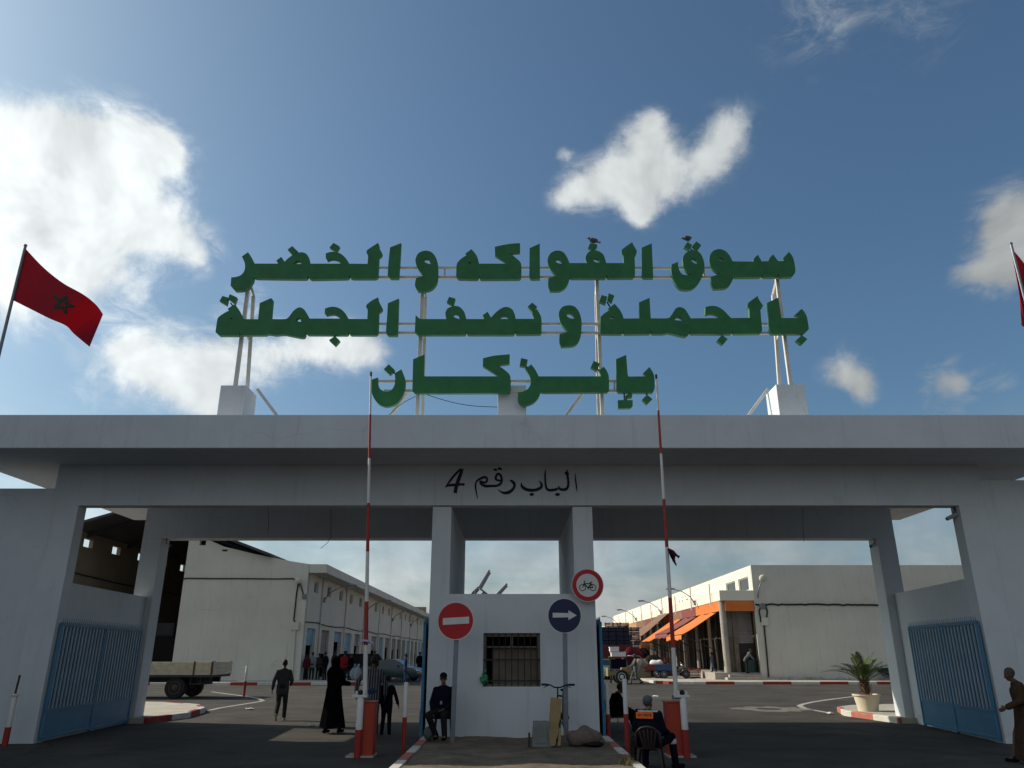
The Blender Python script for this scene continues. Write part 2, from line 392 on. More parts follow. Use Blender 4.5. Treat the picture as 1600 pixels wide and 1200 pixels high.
# ------------------------------------------------------------------ mesh helpers
class MB:
    def __init__(self):
        self.v, self.f, self.m = [], [], []

    def add(self, vs, fs, mi=0):
        o = len(self.v)
        self.v += [Vector(q) for q in vs]
        self.f += [[i + o for i in q] for q in fs]
        self.m += [mi] * len(fs)
        return self

    def box(self, x0, x1, y0, y1, z0, z1, mi=0):
        return self.add([(x0, y0, z0), (x1, y0, z0), (x1, y1, z0), (x0, y1, z0), (x0, y0, z1), (x1, y0, z1), (x1, y1, z1), (x0, y1, z1)],
                        [(0, 3, 2, 1), (4, 5, 6, 7), (0, 1, 5, 4), (1, 2, 6, 5), (2, 3, 7, 6), (3, 0, 4, 7)], mi)

    def cbox(self, c, sx, sy, sz, mi=0, rot=None):
        vs = [Vector((a * sx / 2, b * sy / 2, d * sz / 2)) for d in (-1, 1) for a, b in ((-1, -1), (1, -1), (1, 1), (-1, 1))]
        if rot is not None:
            vs = [rot @ q for q in vs]
        c = Vector(c)
        return self.add([q + c for q in vs], [(0, 3, 2, 1), (4, 5, 6, 7), (0, 1, 5, 4), (1, 2, 6, 5), (2, 3, 7, 6), (3, 0, 4, 7)], mi)

    def beam(self, p0, p1, w, h=None, mi=0, up=(0, 0, 1)):
        h = h or w
        p0, p1 = Vector(p0), Vector(p1)
        d = (p1 - p0).normalized()
        u = Vector(up)
        if abs(d.dot(u)) > 0.97:
            u = Vector((0, 1, 0))
        s = d.cross(u).normalized()
        t = s.cross(d)
        vs = [p + s * (a * w / 2) + t * (b * h / 2) for p in (p0, p1) for a, b in ((-1, -1), (1, -1), (1, 1), (-1, 1))]
        return self.add(vs, [(3, 2, 1, 0), (4, 5, 6, 7), (0, 1, 5, 4), (1, 2, 6, 5), (2, 3, 7, 6), (3, 0, 4, 7)], mi)

    def tube(self, pts, r, seg=8, mi=0, mis=None):
        pts = [Vector(p) for p in pts]
        rs = r if isinstance(r, (list, tuple)) else [r] * len(pts)
        n = len(pts)
        o = len(self.v)
        ref = None
        for i, p in enumerate(pts):
            d = (pts[min(i + 1, n - 1)] - pts[max(i - 1, 0)])
            if d.length < 1e-9:
                d = Vector((0, 0, 1))
            d.normalize()
            if ref is None:
                ref = Vector((1, 0, 0)) if abs(d.x) < 0.9 else Vector((0, 1, 0))
            s = d.cross(ref).normalized()
            t = d.cross(s)
            ref = s.cross(d)
            for k in range(seg):
                a = 2 * math.pi * k / seg
                self.v.append(p + (s * math.cos(a) + t * math.sin(a)) * rs[i])
        for i in range(n - 1):
            for k in range(seg):
                a, b = o + i * seg + k, o + i * seg + (k + 1) % seg
                self.f.append([a, b, b + seg, a + seg])
                self.m.append(mis[i] if mis else mi)
        self.f.append([o + k for k in range(seg)][::-1])
        self.m.append(mis[0] if mis else mi)
        self.f.append([o + (n - 1) * seg + k for k in range(seg)])
        self.m.append(mis[-1] if mis else mi)
        return self

    def ell(self, c, r, rot=None, seg=12, rings=7, mi=0):
        c = Vector(c)
        r = r if isinstance(r, (tuple, list)) else (r, r, r)
        vs = [Vector((0, 0, -r[2]))]
        for i in range(1, rings):
            ph = math.pi * i / rings - math.pi / 2
            for k in range(seg):
                a = 2 * math.pi * k / seg
                vs.append(Vector((r[0] * math.cos(ph) * math.cos(a), r[1] * math.cos(ph) * math.sin(a), r[2] * math.sin(ph))))
        vs.append(Vector((0, 0, r[2])))
        fs = []
        for k in range(seg):
            fs.append((0, 1 + (k + 1) % seg, 1 + k))
        for i in range(rings - 2):
            for k in range(seg):
                a, b = 1 + i * seg + k, 1 + i * seg + (k + 1) % seg
                fs.append((a, b, b + seg, a + seg))
        l = len(vs) - 1
        b0 = 1 + (rings - 2) * seg
        for k in range(seg):
            fs.append((b0 + k, b0 + (k + 1) % seg, l))
        if rot is not None:
            vs = [rot @ q for q in vs]
        return self.add([q + c for q in vs], fs, mi)

    def cap(self, p0, p1, r0, r1=None, seg=10):
        r1 = r0 if r1 is None else r1
        p0, p1 = Vector(p0), Vector(p1)
        d = p1 - p0
        if d.length < 1e-6:
            return self.ell(p0, r0, seg=seg, rings=6)
        q = d.to_track_quat('Z', 'Y').to_matrix()
        vs, fs = [], []
        L = d.length
        prof = [(0, -r0)] + [(r0 * math.sin(a), -r0 * math.cos(a)) for a in (0.5, 1.05)] + [(r0, 0), (r1, L)] + \
               [(r1 * math.cos(a), L + r1 * math.sin(a)) for a in (0.52, 1.05)] + [(0, L + r1)]
        vs.append(Vector((0, 0, prof[0][1])))
        for (rr, z) in prof[1:-1]:
            for k in range(seg):
                a = 2 * math.pi * k / seg
                vs.append(Vector((rr * math.cos(a), rr * math.sin(a), z)))
        vs.append(Vector((0, 0, prof[-1][1])))
        nr = len(prof) - 2
        for k in range(seg):
            fs.append((0, 1 + (k + 1) % seg, 1 + k))
        for i in range(nr - 1):
            for k in range(seg):
                a, b = 1 + i * seg + k, 1 + i * seg + (k + 1) % seg
                fs.append((a, b, b + seg, a + seg))
        l = len(vs) - 1
        b0 = 1 + (nr - 1) * seg
        for k in range(seg):
            fs.append((b0 + k, b0 + (k + 1) % seg, l))
        return self.add([q @ z + p0 for z in vs], fs)

    def loft(self, rings, mi=0, caps=True):          # rings: list of equal-length loops
        n = len(rings[0])
        o = len(self.v)
        for rg in rings:
            self.v += [Vector(q) for q in rg]
        for i in range(len(rings) - 1):
            for k in range(n):
                a, b = o + i * n + k, o + i * n + (k + 1) % n
                self.f.append([a, b, b + n, a + n])
                self.m.append(mi)
        if caps:
            self.f.append([o + k for k in range(n)][::-1])
            self.f.append([o + (len(rings) - 1) * n + k for k in range(n)])
            self.m += [mi, mi]
        return self

    def prism(self, outer, fn, off, holes=(), mi=0, mside=None):
        loops = [outer] + list(holes)
        pts = [[Vector((p[0], p[1], 0)) for p in l] for l in loops]
        tris = tessellate_polygon(pts)
        flat = [fn(p.x, p.y) for l in pts for p in l]
        off = Vector(off)
        n = len(flat)
        o = len(self.v)
        self.v += flat + [q + off for q in flat]
        for t in tris:
            self.f.append([o + t[0], o + t[1], o + t[2]])
            self.f.append([o + n + t[2], o + n + t[1], o + n + t[0]])
            self.m += [mi, mi if mside is None else mside]
        s = 0
        for l in pts:
            k = len(l)
            for i in range(k):
                a, b = o + s + i, o + s + (i + 1) % k
                self.f.append([a, b, b + n, a + n])
                self.m.append(mi if mside is None else mside)
            s += k
        return self

    def build(self, name, mat, parent=None, smooth=False, bevel=0.0, label=None):
        off = Vector((0, 0, 0))
        p = parent
        while p is not None:
            off += p.location
            p = p.parent
        me = bpy.data.meshes.new(name)
        me.from_pydata([q - off for q in self.v], [], self.f)
        mats = mat if isinstance(mat, (list, tuple)) else [mat]
        for q in mats:
            me.materials.append(M[q] if isinstance(q, str) else q)
        me.polygons.foreach_set('material_index', self.m)
        bm = bmesh.new()
        bm.from_mesh(me)
        bmesh.ops.recalc_face_normals(bm, faces=bm.faces)
        if bevel:
            es = [e for e in bm.edges if len(e.link_faces) == 2 and e.calc_face_angle(0) > 0.6]
            bmesh.ops.bevel(bm, geom=es, offset=bevel, segments=2, affect='EDGES', profile=0.6, clamp_overlap=True)
        bm.to_mesh(me)
        bm.free()
        if smooth:
            me.shade_smooth()
            if smooth == 'auto':
                me.set_sharp_from_angle(angle=R(38))
        o = bpy.data.objects.new(name, me)
        col.objects.link(o)
        if parent is not None:
            o.parent = parent
        if label:
            o['label'] = label
        return o


def tag(o, label=None, cat=None, group=None, kind=None):
    if label:
        o['label'] = label
    if cat:
        o['category'] = cat
    if group:
        o['group'] = group
    if kind:
        o['kind'] = kind
    return o


def thing(name, label, cat, loc=(0, 0, 0), group=None):
    o = bpy.data.objects.new(name, None)
    o.empty_display_size = 0.3
    col.objects.link(o)
    o.location = loc
    return tag(o, label, cat, group)


def copy_tree(o, parent=None):
    c = o.copy()
    col.objects.link(c)
    if parent is not None:
        c.parent = parent
    for ch in list(o.children):
        copy_tree(ch, c)
    return c


def place(o, loc, rz=0.0, label=None):
    o.location = loc
    o.rotation_euler = (0, 0, rz)
    if label:
        o['label'] = label
    return o


def smooth_poly(pts, ang=42, step=3):
    """round an outline where it bends gently, keep its sharp corners"""
    n = len(pts)
    P = [Vector((p[0], p[1])) for p in pts]
    sharp = []
    for i in range(n):
        a, b = P[i] - P[i - 1], P[(i + 1) % n] - P[i]
        sharp.append(a.length < 1e-6 or b.length < 1e-6 or a.angle(b) > R(ang))
    out = []
    for i in range(n):
        j = (i + 1) % n
        p1, p2 = P[i], P[j]
        p0 = p1 * 2 - p2 if sharp[i] else P[i - 1]
        p3 = p2 * 2 - p1 if sharp[j] else P[(j + 1) % n]
        out.append((p1.x, p1.y))
        L = (p2 - p1).length
        if (sharp[i] and sharp[j]) or L < 8:
            continue
        if L > 150:
            continue
        t0 = 0.5
        m1, m2 = (p2 - p0) * t0, (p3 - p1) * t0
        if m1.length > L:
            m1 *= L / m1.length
        if m2.length > L:
            m2 *= L / m2.length
        for k in range(1, step):
            t = k / step
            q = p1 * (2 * t ** 3 - 3 * t * t + 1) + m1 * (t ** 3 - 2 * t * t + t) + p2 * (-2 * t ** 3 + 3 * t * t) + m2 * (t ** 3 - t * t)
            out.append((q.x, q.y))
    return out


# ------------------------------------------------------------------ ground, island, pavements, markings
b = MB()
b.add([(-900, -600, 0), (900, -600, 0), (900, 1800, 0), (-900, 1800, 0)], [(0, 1, 2, 3)])
tag(b.build('ground', 'asphalt'), kind='structure')


def kerb_line(name, pts, h, w, blk, mats, close=False):
    """a row of kerb stones painted in two colours"""
    b = MB()
    i = 0
    carry = 0.0
    for a, c in zip(pts[:-1], pts[1:]):
        a, c = Vector((*a, 0)), Vector((*c, 0))
        L = (c - a).length
        d = (c - a) / L
        nrm_ = Vector((-d.y, d.x, 0))
        s = 0.0
        while s < L - 1e-4:
            e = min(L, s + blk - carry)
            g = 0.006
            p, q = a + d * (s + g), a + d * (e - g)
            vs = []
            for z, ins in ((-0.05, 0), (h - 0.02, 0), (h, 0.025)):
                for pt, sg in ((p, 0), (q, 0), (q, 1), (p, 1)):
                    o = nrm_ * (ins if sg == 0 else w)
                    vs.append((pt.x + o.x, pt.y + o.y, z))
            b.add(vs, [(0, 3, 2, 1), (8, 9, 10, 11)] + [(k * 4 + j, k * 4 + (j + 1) % 4, k * 4 + 4 + (j + 1) % 4, k * 4 + 4 + j) for k in (0, 1) for j in range(4)], i % 2)
            full = e - s >= blk - carry - 1e-4
            carry = 0.0 if full else carry + (e - s)
            if full:
                i += 1
            s = e
    return tag(b.build(name, mats), kind='structure')


# traffic island the guard booth stands on
IZ = 0.15
i0 = gnd(632, 1200, IZ)
IX0, IX1 = -1.86, 2.02
b = MB()
NX, NY = 40, 60
random.seed(3)
for j in range(NY + 1):
    for i in range(NX + 1):
        x = IX0 + 0.17 + (IX1 - IX0 - 0.34) * i / NX
        y = 11.4 + 6.0 * j / NY
        z = IZ - 0.015 + 0.022 * math.sin(x * 3.1 + y * 1.7) * math.sin(y * 2.3 - x) + random.uniform(-.006, .006)
        b.v.append(Vector((x, y, z)))
for j in range(NY):
    for i in range(NX):
        a = j * (NX + 1) + i
        b.f.append([a, a + 1, a + NX + 2, a + NX + 1])
        b.m.append(0)
tag(b.build('traffic_island', 'dirt', smooth=True), kind='structure')
kerb_line('island_kerb', [(IX0, 22.5), (IX0, 11.25)], IZ, 0.17, 1.0, ['kerb_red_pale', 'kerb_white'])
kerb_line('island_kerb', [(IX1, 11.25), (IX1, 22.5)], IZ, 0.17, 1.0, ['kerb_red_pale', 'kerb_white'])
kerb_line('island_kerb', [(IX0 + .18, 11.25), (IX1 - .18, 11.25)], IZ, 0.17, 1.0, ['kerb_red_pale', 'kerb_white'])


def slab(name, poly, z, mat):
    b = MB()
    b.prism(poly, lambda x, y: Vector((x, y, z)), (0, 0, -z - 0.05))
    return tag(b.build(name, mat), kind='structure')


# corner pavements beside the rear pillars
pl = [(-9.75, 22.1), (-9.42, 24.0), (-9.75, 26.2), (-10.6, 27.9), (-12.2, 29.2), (-16, 29.8), (-16, 22.9), (-10.8, 22.9), (-10.8, 22.1)]
slab('left_corner_pavement', [(x - .10 if i < 6 else x, y - (.12 if i in (2, 3, 4, 5) else 0)) for i, (x, y) in enumerate(pl)], 0.145, 'paving')
kerb_line('left_corner_kerb', pl[:6], 0.15, 0.16, 1.15, ['kerb_red', 'kerb_white'])
pr = [(17, 28.3), (12.9, 28.0), (11.5, 27.6), (10.5, 26.6), (10.0, 24.9), (10.32, 22.1), (11.2, 22.1), (11.2, 22.9), (17, 22.9)]
slab('right_corner_pavement', [(x + (.10 if i in (3, 4, 5) else 0), y - (.12 if i < 4 else 0)) for i, (x, y) in enumerate(pr)], 0.145, 'paving')
kerb_line('right_corner_kerb', pr[:6], 0.15, 0.16, 1.15, ['kerb_red_pale', 'kerb_white'])
# pavements in front of the two market rows
fl = [(-60, 48.6), (-10.4, 48.6), (-9.3, 49.3), (-8.9, 50.6), (-8.9, 130)]
slab('left_far_pavement', [(-60, 48.7), (-10.4, 48.7), (-9.4, 49.36), (-9.0, 50.6), (-9.0, 130), (-60, 130)], 0.145, 'paving')
kerb_line('left_far_kerb', fl[::-1][1:][::-1], 0.16, 0.18, 1.6, ['kerb_white', 'kerb_red'])
kerb_line('left_street_kerb', [(-8.9, 50.8), (-8.9, 128)], 0.16, 0.18, 1.6, ['kerb_white', 'kerb_red'])
fr = [(60, 50.0), (11.2, 50.0), (9.7, 50.4), (9.0, 51.6), (9.0, 131)]
slab('right_far_pavement', [(60, 50.1), (11.2, 50.1), (9.8, 50.48), (9.1, 51.6), (9.1, 131), (60, 131)], 0.145, 'paving')
kerb_line('right_far_kerb', [(8.95, 53.2), (9.0, 51.6), (9.7, 50.4), (11.2, 50.0), (60, 50.0)], 0.16, 0.18, 1.75, ['kerb_white', 'kerb_red'])


def ribbon(b, pts, w, z):
    pts = [Vector((p[0], p[1], 0)) for p in pts]
    o = len(b.v)
    for i, p in enumerate(pts):
        d = (pts[min(i + 1, len(pts) - 1)] - pts[max(i - 1, 0)]).normalized()
        s = Vector((-d.y, d.x, 0)) * (w / 2)
        b.v += [Vector((p.x + s.x, p.y + s.y, z)), Vector((p.x - s.x, p.y - s.y, z))]
    for i in range(len(pts) - 1):
        b.f.append([o + 2 * i, o + 2 * i + 1, o + 2 * i + 3, o + 2 * i + 2])
        b.m.append(0)


def pxline(q):
    return [tuple(gnd(u, v).xy) for u, v in q]


b = MB()
ribbon(b, pxline([(1337, 1088), (1300, 1092.5), (1270, 1097), (1254, 1100.5), (1249, 1103), (1256, 1106.5), (1270, 1109.5), (1296, 1114)]), 0.20, 0.004)
tag(b.build('road_marking', 'marking'), kind='structure')
b = MB()
ribbon(b, pxline([(330, 1081), (360, 1085), (385, 1088), (402, 1091), (411, 1095)]), 0.19, 0.004)
ribbon(b, pxline([(411, 1095.6), (396, 1098), (370, 1102), (345, 1106), (327, 1110)]), 0.18, 0.004)
tag(b.build('road_marking', 'marking'), kind='structure')
b = MB()
cpt = gnd(1205, 1108)
random.seed(9)
o = []
for k in range(28):
    a = 2 * math.pi * k / 28
    rr = 1 + random.uniform(-.22, .22)
    o.append((cpt.x + math.cos(a) * 1.30 * rr, cpt.y + math.sin(a) * 1.25 * rr))
b.add([(x, y, 0.005) for x, y in o], [list(range(28))])
tag(b.build('sand_patch', 'sand'), kind='structure')

mh = MB()
mh.loft([[(cpt.x - .1 + r_ * math.cos(2 * math.pi * k / 24), cpt.y + r_ * math.sin(2 * math.pi * k / 24), z) for k in range(24)] for r_, z in ((.42, -.02), (.42, .012), (.36, .012), (.36, .009))])
tag(mh.build('manhole_cover', 'chassis'), 'round dark manhole cover in the pale sandy patch on the road', 'manhole cover')
for (u, v, sx, lb) in ((390, 1109, .16, 'scrap of white paper on the road left of the walking man'), (1297, 1116, .13, 'crumpled white scrap by the tip of the right corner kerb'), (1025, 1089, .15, 'small white scrap on the road behind the security guard'), (488, 1135, .08, 'tiny pale scrap at the feet of the robed woman')):
    q = gnd(u, v)
    b = MB()
    b.ell((q.x, q.y, .02), (sx, sx * .6, .03), None, 9, 6)
    random.seed(u)
    for vv in b.v:
        vv += Vector((random.uniform(-.03, .03), random.uniform(-.03, .03), random.uniform(0, .02)))
        vv.z = max(vv.z, .006)
    tag(b.build('paper_scrap', 'foam' if 'foam' in M else 'white_band'), lb, 'litter')

# ------------------------------------------------------------------ entrance gate
FY = 17.3            # front face of the gate wall
ZL, ZS, ZT = 4.96, 5.90, 6.65
gate = thing('entrance_gate', 'long white concrete market gate with flat canopy, two openings and guard booth between them', 'gate', (0, FY, 0))
b = MB()
b.box(-12.42, 12.75, 15.74, 25.0, ZS, ZT)
b.build('canopy', 'plaster', gate, bevel=0.02)
b = MB()
b.box(-10.55, 10.85, FY, FY + .35, ZL, ZS - .002)
lint = b.build('lintel', 'plaster', gate)
b = MB()
b.box(-10.75, 11.15, 22.3, 22.85, 4.93, ZS - .002)
b.build('rear_beam', 'plaster', gate, bevel=0.012)
for x0, x1 in ((-10.55, -9.93), (10.24, 10.85)):
    MB().box(x0, x1, FY, FY + .35, -.05, ZL - .002).build('front_pillar', 'plaster', gate)
for x0, x1 in ((-10.75, -10.2), (10.62, 11.15)):
    MB().box(x0, x1, 22.3, 22.85, -.05, 4.928).build('rear_pillar', 'plaster', gate)
for (xa, xb, ht, sg) in ((-9.99, -10.38, 3.27, -1), (10.28, 10.85, 3.36, 1)):
    b = MB()
    b.loft([[(xa, FY + .352, z), (xb, 22.298, z), (xb + .32 * sg, 22.298, z), (xa + .25 * sg, FY + .352, z)] for z in (-.05, ht)])
    b.build('side_wall', 'plaster', gate)
# booth
KX0, KX1 = -1.81, 1.83
for x0, x1 in ((KX0, -1.385), (1.385, KX1)):
    MB().box(x0, x1, FY, 22.85, 0.0, 4.928).build('booth_side_wall', 'plaster', gate)
b = MB()
wx0, wx1, wz0, wz1 = -.62, .61, 1.10, 2.18
b.box(-1.383, wx0, FY + .002, FY + .22, 0, 3.0)
b.box(wx1, 1.383, FY + .002, FY + .22, 0, 3.0)
b.box(wx0, wx1, FY + .002, FY + .22, 0, wz0)
b.box(wx0, wx1, FY + .002, FY + .22, wz1, 3.0)
b.build('booth_front_wall', 'plaster', gate)
MB().box(-1.383, 1.383, 22.5, 22.7, 0, 3.0).build('booth_rear_wall', 'plaster', gate)
MB().box(-1.383, 1.383, FY + .222, 22.498, 2.40, 2.53).build('booth_roof', 'plaster', gate)
b = MB()
t = .075
b.box(wx0, wx0 + t, FY + .06, FY + .16, wz0, wz1)
b.box(wx1 - t, wx1, FY + .06, FY + .16, wz0, wz1)
b.box(wx0 + t, wx1 - t, FY + .06, FY + .16, wz1 - t, wz1)
b.box(wx0 + t, wx1 - t, FY + .06, FY + .16, wz0, wz0 + .05)
b.box(-.035, .025, FY + .065, FY + .155, wz1 - .27, wz1 - t)
b.box(wx0 + t, wx1 - t, FY + .065, FY + .155, wz1 - .30, wz1 - .27)
win = b.build('window', 'board', gate, bevel=0.006)
b = MB()
for k in range(9):
    x = wx0 + .07 + (wx1 - wx0 - .14) * k / 8
    b.tube([(x, FY + .03, wz0 - .01), (x, FY + .03, wz1 + .01)], .011, 6)
for z in (wz0 + .10, wz0 + .52):
    b.box(wx0, wx1, FY + .018, FY + .026, z, z + .03)
b.build('window_bars', 'black', win)
MB().box(-.42, wx1 - t - .002, FY + .17, FY + .19, wz0 + .05, wz1 - .29).build('curtain_board', 'board', win)
# three plinth blocks for the roof sign
for (u0, u1, v) in ((345, 385, 602), (778, 822, 602), (1212.5, 1257, 600.5)):
    a, c = at(u0, v, 16.69), at(u1, v, 16.69)
    MB().box(a.x, c.x, 16.69, 17.45, ZT + .001, a.z).build('sign_plinth', 'plaster', gate, bevel=0.012)
# hand painted gate lettering
ST = [
    [(105, 279, 6), (150, 215, 22), (210, 140, 24), (270, 84, 26)], [(290, 82, 14), (268, 130, 34), (238, 210, 38), (218, 275, 38), (208, 337, 38)],
    [(104, 275, 10), (140, 256, 26), (220, 250, 30), (298, 244, 20), (292, 262, 8)],
    [(440, 392, 8), (430, 335, 14), (420, 275, 18), (424, 230, 18), (440, 205, 20), (475, 184, 26), (515, 170, 28), (540, 185, 22), (532, 222, 22), (500, 225, 24), (478, 212, 18)],
    [(470, 205, 16), (474, 236, 24), (520, 262, 30), (575, 262, 28), (640, 260, 26), (680, 238, 26), (694, 200, 24), (682, 155, 24), (655, 135, 24), (632, 165, 24), (634, 192, 24), (660, 205, 22), (690, 205, 20)],
    [(608, 100, 12), (625, 92, 28), (645, 102, 14)], [(652, 90, 12), (672, 80, 28), (696, 96, 12)],
    [(775, 198, 8), (802, 215, 28), (826, 245, 30), (815, 288, 28), (772, 325, 36), (720, 335, 28), (685, 322, 16), (650, 298, 5)],
    [(898, 228, 8), (905, 268, 28), (955, 300, 34), (1030, 306, 32), (1090, 286, 30), (1110, 252, 26), (1085, 208, 10)],
    [(980, 350, 8), (1006, 350, 36), (1030, 348, 8)],
    [(1150, 92, 8), (1145, 150, 18), (1148, 230, 20), (1160, 285, 24), (1185, 305, 28), (1240, 302, 30), (1278, 292, 26)], [(1288, 262, 10), (1290, 285, 22), (1320, 300, 28), (1362, 295, 30), (1384, 262, 26), (1385, 200, 24), (1376, 140, 24), (1372, 92, 10)],
    [(1348, 122, 10), (1370, 130, 34), (1394, 138, 12)], [(1248, 352, 8), (1274, 350, 36), (1302, 350, 8)],
    [(1458, 128, 5), (1462, 190, 14), (1470, 260, 16), (1478, 320, 6)]]
b = MB()
for si, s in enumerate(ST):
    pts = []
    for i in range(len(s) - 1):                   # Catmull-Rom along the brush stroke
        p0, p1, p2, p3 = (Vector(s[max(i - 1, 0)]), Vector(s[i]), Vector(s[i + 1]), Vector(s[min(i + 2, len(s) - 1)]))
        for k in range(5):
            t = k / 5
            pts.append(0.5 * ((2 * p1) + (p2 - p0) * t + (2 * p0 - 5 * p1 + 4 * p2 - p3) * t * t + (3 * p1 - p0 - 3 * p2 + p3) * t ** 3))
    pts.append(Vector(s[-1]))
    L, Rr = [], []
    for i, p in enumerate(pts):
        d = (pts[min(i + 1, len(pts) - 1)] - pts[max(i - 1, 0)]).xy.normalized()
        n_ = Vector((-d.y, d.x)) * max(p.z, 3) / 2
        L.append((p.x + n_.x, p.y + n_.y))
        Rr.append((p.x - n_.x, p.y - n_.y))
    yy = FY - .003 - .0006 * si
    o = len(b.v)
    for q in (L, Rr):
        for (x, y) in q:
            w_ = at(680 + x / 6.667, 720 + y / 6.667, yy)
            b.v.append(w_)
    n_ = len(L)
    for i in range(n_ - 1):
        b.f.append([o + i, o + i + 1, o + n_ + i + 1, o + n_ + i])
        b.m.append(0)
b.build('painted_lettering', 'navy_ink', lint)
# hanging wire ends and cable on the gate
for q in ([(418, 790, 17.7), (420, 812, 17.7), (419, 833, 17.7)], [(517, 790, 17.7), (517, 838, 17.7), (512, 848, 17.7), (501, 857, 17.7)], [(1254, 790, 17.7), (1255, 830, 17.7), (1256, 846, 17.7)]):
    MB().tube([at(*p) for p in q], .006, 5).build('loose_wire', 'cable', gate)

zl = at(40, 763, FY).z
w_l = MB().box(-17.5, -10.552, FY + .004, FY + .28, -.05, zl).build('boundary_wall', 'plaster', None, bevel=0.012)
tag(w_l, 'plain white boundary wall joining the left end of the gate beside the red and white post', 'wall')
zr = at(1560, 750, FY).z
w_r = MB().box(10.852, 18.0, FY + .004, FY + .28, -.05, zr).build('boundary_wall', 'plaster', None, bevel=0.012)
tag(w_r, 'plain white boundary wall joining the right end of the gate behind the man in brown', 'wall')


# blue metal gate leaves
def gate_leaf(p0, p1, h, label, flip=1):
    p0, p1 = Vector(p0), Vector(p1)
    d = (p1 - p0)
    L = d.length
    d.normalize()
    root = thing('gate_leaf', label, 'gate leaf', p0, 'blue gate leaves folded open')
    rot = math.atan2(d.y, d.x)
    b = MB()
    for x in (0.03, L - .03, L / 2):
        b.cbox((x, 0, h / 2 + .03), .06, .06, h)
    for z in (.09, .62, h):
        b.cbox((L / 2, 0, z), L, .05, .06)
    b.build('frame', 'blue_gate', root, bevel=.006)
    MB().box(.06, L - .06, -.012, .012, .12, .60).build('lower_panel', 'blue_gate', root)
    b = MB()
    n = int(L / .17)
    for k in range(n):
        x = .11 + (L - .22) * k / (n - 1)
        b.box(x - .036, x + .036, -.014, .014, .655, h - .035)
    b.build('slats', 'blue_slat', root)
    MB().box(.06, L - .06, -.004 + flip * .035, .004 + flip * .035, .655, h - .035).build('backing_sheet', 'blue_dark', root)
    b = MB()
    n = int(L / .10)
    for k in range(n):
        x = .05 + (L - .1) * k / (n - 1)
        b.tube([(x, 0, h + .02), (x, 0, h + .15)], [.009, .002], 5)
    b.box(.02, L - .02, -.012, .012, h + .031, h + .045)
    b.build('spikes', 'blue_gate', root)
    root.rotation_euler.z = rot
    # template is drawn along local x: parts already sit at the leaf's own origin
    for c in root.children:
        c.location = (0, 0, 0)
        me = c.data
        me.transform(Matrix.Translation(p0))
    return root


gate_leaf((-9.86, 17.4, 0), (-10.22, 22.0, 0), 2.36, 'blue slatted gate leaf folded against the left side wall, beyond the far left pillar', 1)
gate_leaf((10.16, 17.35, 0), (10.56, 21.2, 0), 2.40, 'blue slatted gate leaf against the right side wall, next to the man in brown', -1)
gate_leaf((-1.90, 17.35, 0), (-1.98, 21.3, 0), 2.38, 'blue gate leaf seen edge on along the booth behind the capped guard', -1)
gate_leaf((1.93, 17.35, 0), (2.00, 21.3, 0), 2.38, 'dark blue gate leaf seen edge on along the booth beside the seated figure in black', 1)

# unseen building added to shade the road in front of the left opening
nb = thing('unseen_shade_building', 'unseen flat roofed white building added beside the left boundary wall to shade the road', 'building', (-22, 13, 0))
MB().box(-28, -17, 6, 21.2, 0, 8.8).build('wall', 'plaster', nb)
MB().box(-28.2, -16.8, 5.8, 21.4, 8.801, 9.25).build('roof', 'concrete', nb)
for yq in (8.5, 12, 15.5):
    MB().box(-17.02, -16.985, yq, yq + 1.4, 1.2, 2.6).build('window', 'glass_dark', nb)

